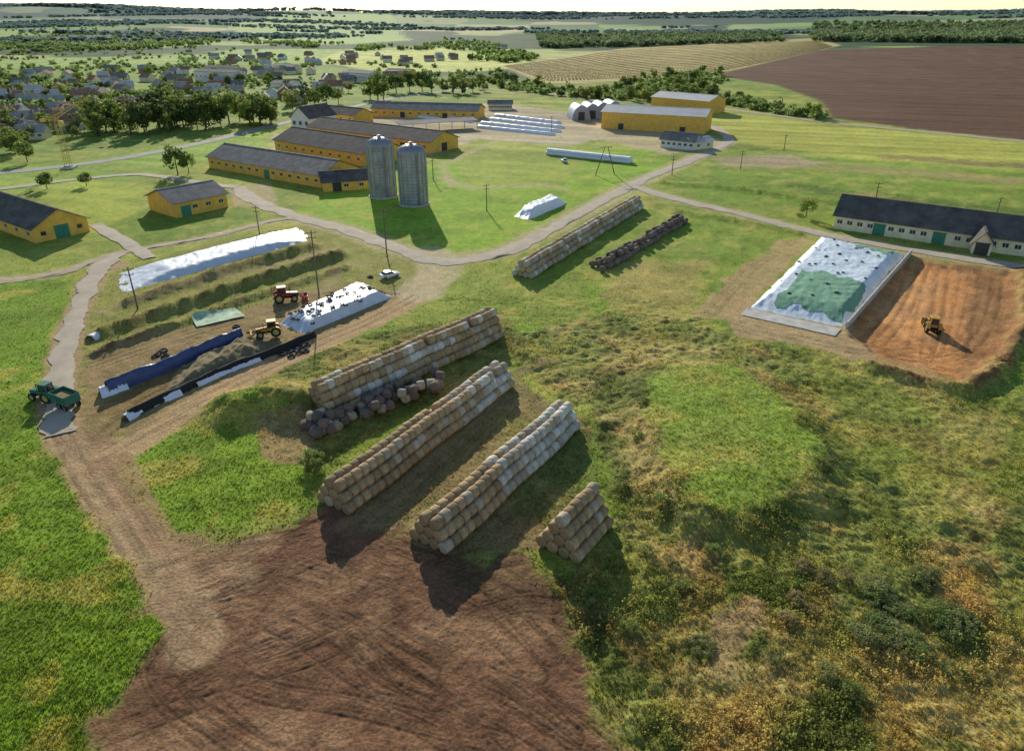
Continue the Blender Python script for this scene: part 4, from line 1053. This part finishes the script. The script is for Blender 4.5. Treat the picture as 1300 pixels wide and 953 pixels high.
# ---------------------------------------------------------------- village houses
HM=[M['white'],M['cream'],mat('grey_wall',(.56,.54,.50),.9),mat('brick_wall',(.46,.27,.17),.9),mat('ochre_wall',(.66,.52,.30),.9)]
RM=[mat('weathered_house_roof',(.42,.39,.35),.9,.3,.35,spec=.1),M['roof'],mat('rust_roof',(.38,.20,.12),.9,.3,.5,spec=.1),M['roof'],mat('brown_roof',(.28,.21,.15),.9,.3,.5,spec=.1),M['rooflight']]
for u,v in scat([(-20,98),(120,90),(300,90),(430,96),(520,102),(500,116),(350,136),(200,148),(60,172),(-20,186)],115)+scat([(560,50),(640,54),(660,64),(600,66)],8)+scat([(200,68),(600,72),(560,84),(250,84)],36):
    x,y=G(u,v); th=random.choice((.25,-.6,1.8,.4))+random.uniform(-.15,.15); ln=random.uniform(9,14)
    wi=random.randrange(5); ri=random.choice((0,1,0,2,3,4,5,0,5,2))
    barn((x,y),(x+ln*math.cos(th),y+ln*math.sin(th)),random.uniform(7,9.5),random.uniform(3.4,4.8),random.uniform(2.6,3.8),HM[wi],RM[ri],'village_house',
      'small %s house with %s roof among trees'%(('white','cream','grey','brick','ochre')[wi],('pale grey','dark grey','rusty red','grey','brown','pale')[ri]),'house',nwin=3 if v>130 else 0,chim=1 if v>120 else 0,px=False,over=.4)
for (A,B,dp,wh,c) in (((248,104),(300,106),14,9,'white'),((262,96),(296,97),12,8,'cream'),((438,104),(470,106),14,8,'white'),((345,92),(372,94),12,7,'cream'),((490,100),(520,101),12,7,'yellow'),((118,142),(178,136),14,4,'cream'),((345,118),(372,119),14,7,'white'),((620,140),(650,140),10,3.5,'cream')):
    barn(A,B,dp,wh,1.8,M[c],M['roof'],'apartment_block','%s long village block with grey roof'%c,'building',nwin=9)
# ---------------------------------------------------------------- camera and light
cam=bpy.data.cameras.new('camera'); co=bpy.data.objects.new('camera',cam); COL.objects.link(co)
co.location=(0,0,CAMH); co.rotation_euler=(math.radians(65),0,0)
cam.sensor_fit='HORIZONTAL'; cam.sensor_width=36; cam.lens=36*F/1300; cam.shift_y=-44.5/1300
cam.clip_start=.5; cam.clip_end=60000; scene.camera=co
EL=math.radians(21); AZ=math.radians(13)
sl=bpy.data.lights.new('sun','SUN'); sl.energy=5.0; sl.angle=math.radians(.5); sl.color=(1,.93,.78)
so=bpy.data.objects.new('sun',sl); COL.objects.link(so)
so.rotation_euler=Vector((math.sin(AZ)*math.cos(EL),-math.cos(AZ)*math.cos(EL),-math.sin(EL))).to_track_quat('-Z','Y').to_euler()
w=bpy.data.worlds.new('World'); scene.world=w; w.use_nodes=True; nt=w.node_tree
sk=nt.nodes.new('ShaderNodeTexSky'); sk.sky_type='NISHITA'; sk.sun_disc=False; sk.sun_elevation=EL; sk.sun_rotation=-AZ; sk.altitude=200
sk.air_density=1.0; sk.dust_density=.3; sk.ozone_density=2.0
bg=nt.nodes['Background']; bg.inputs['Strength'].default_value=.13; nt.links.new(sk.outputs[0],bg.inputs['Color'])
scene.view_settings.view_transform='Standard'; scene.view_settings.look='None'; scene.view_settings.exposure=0
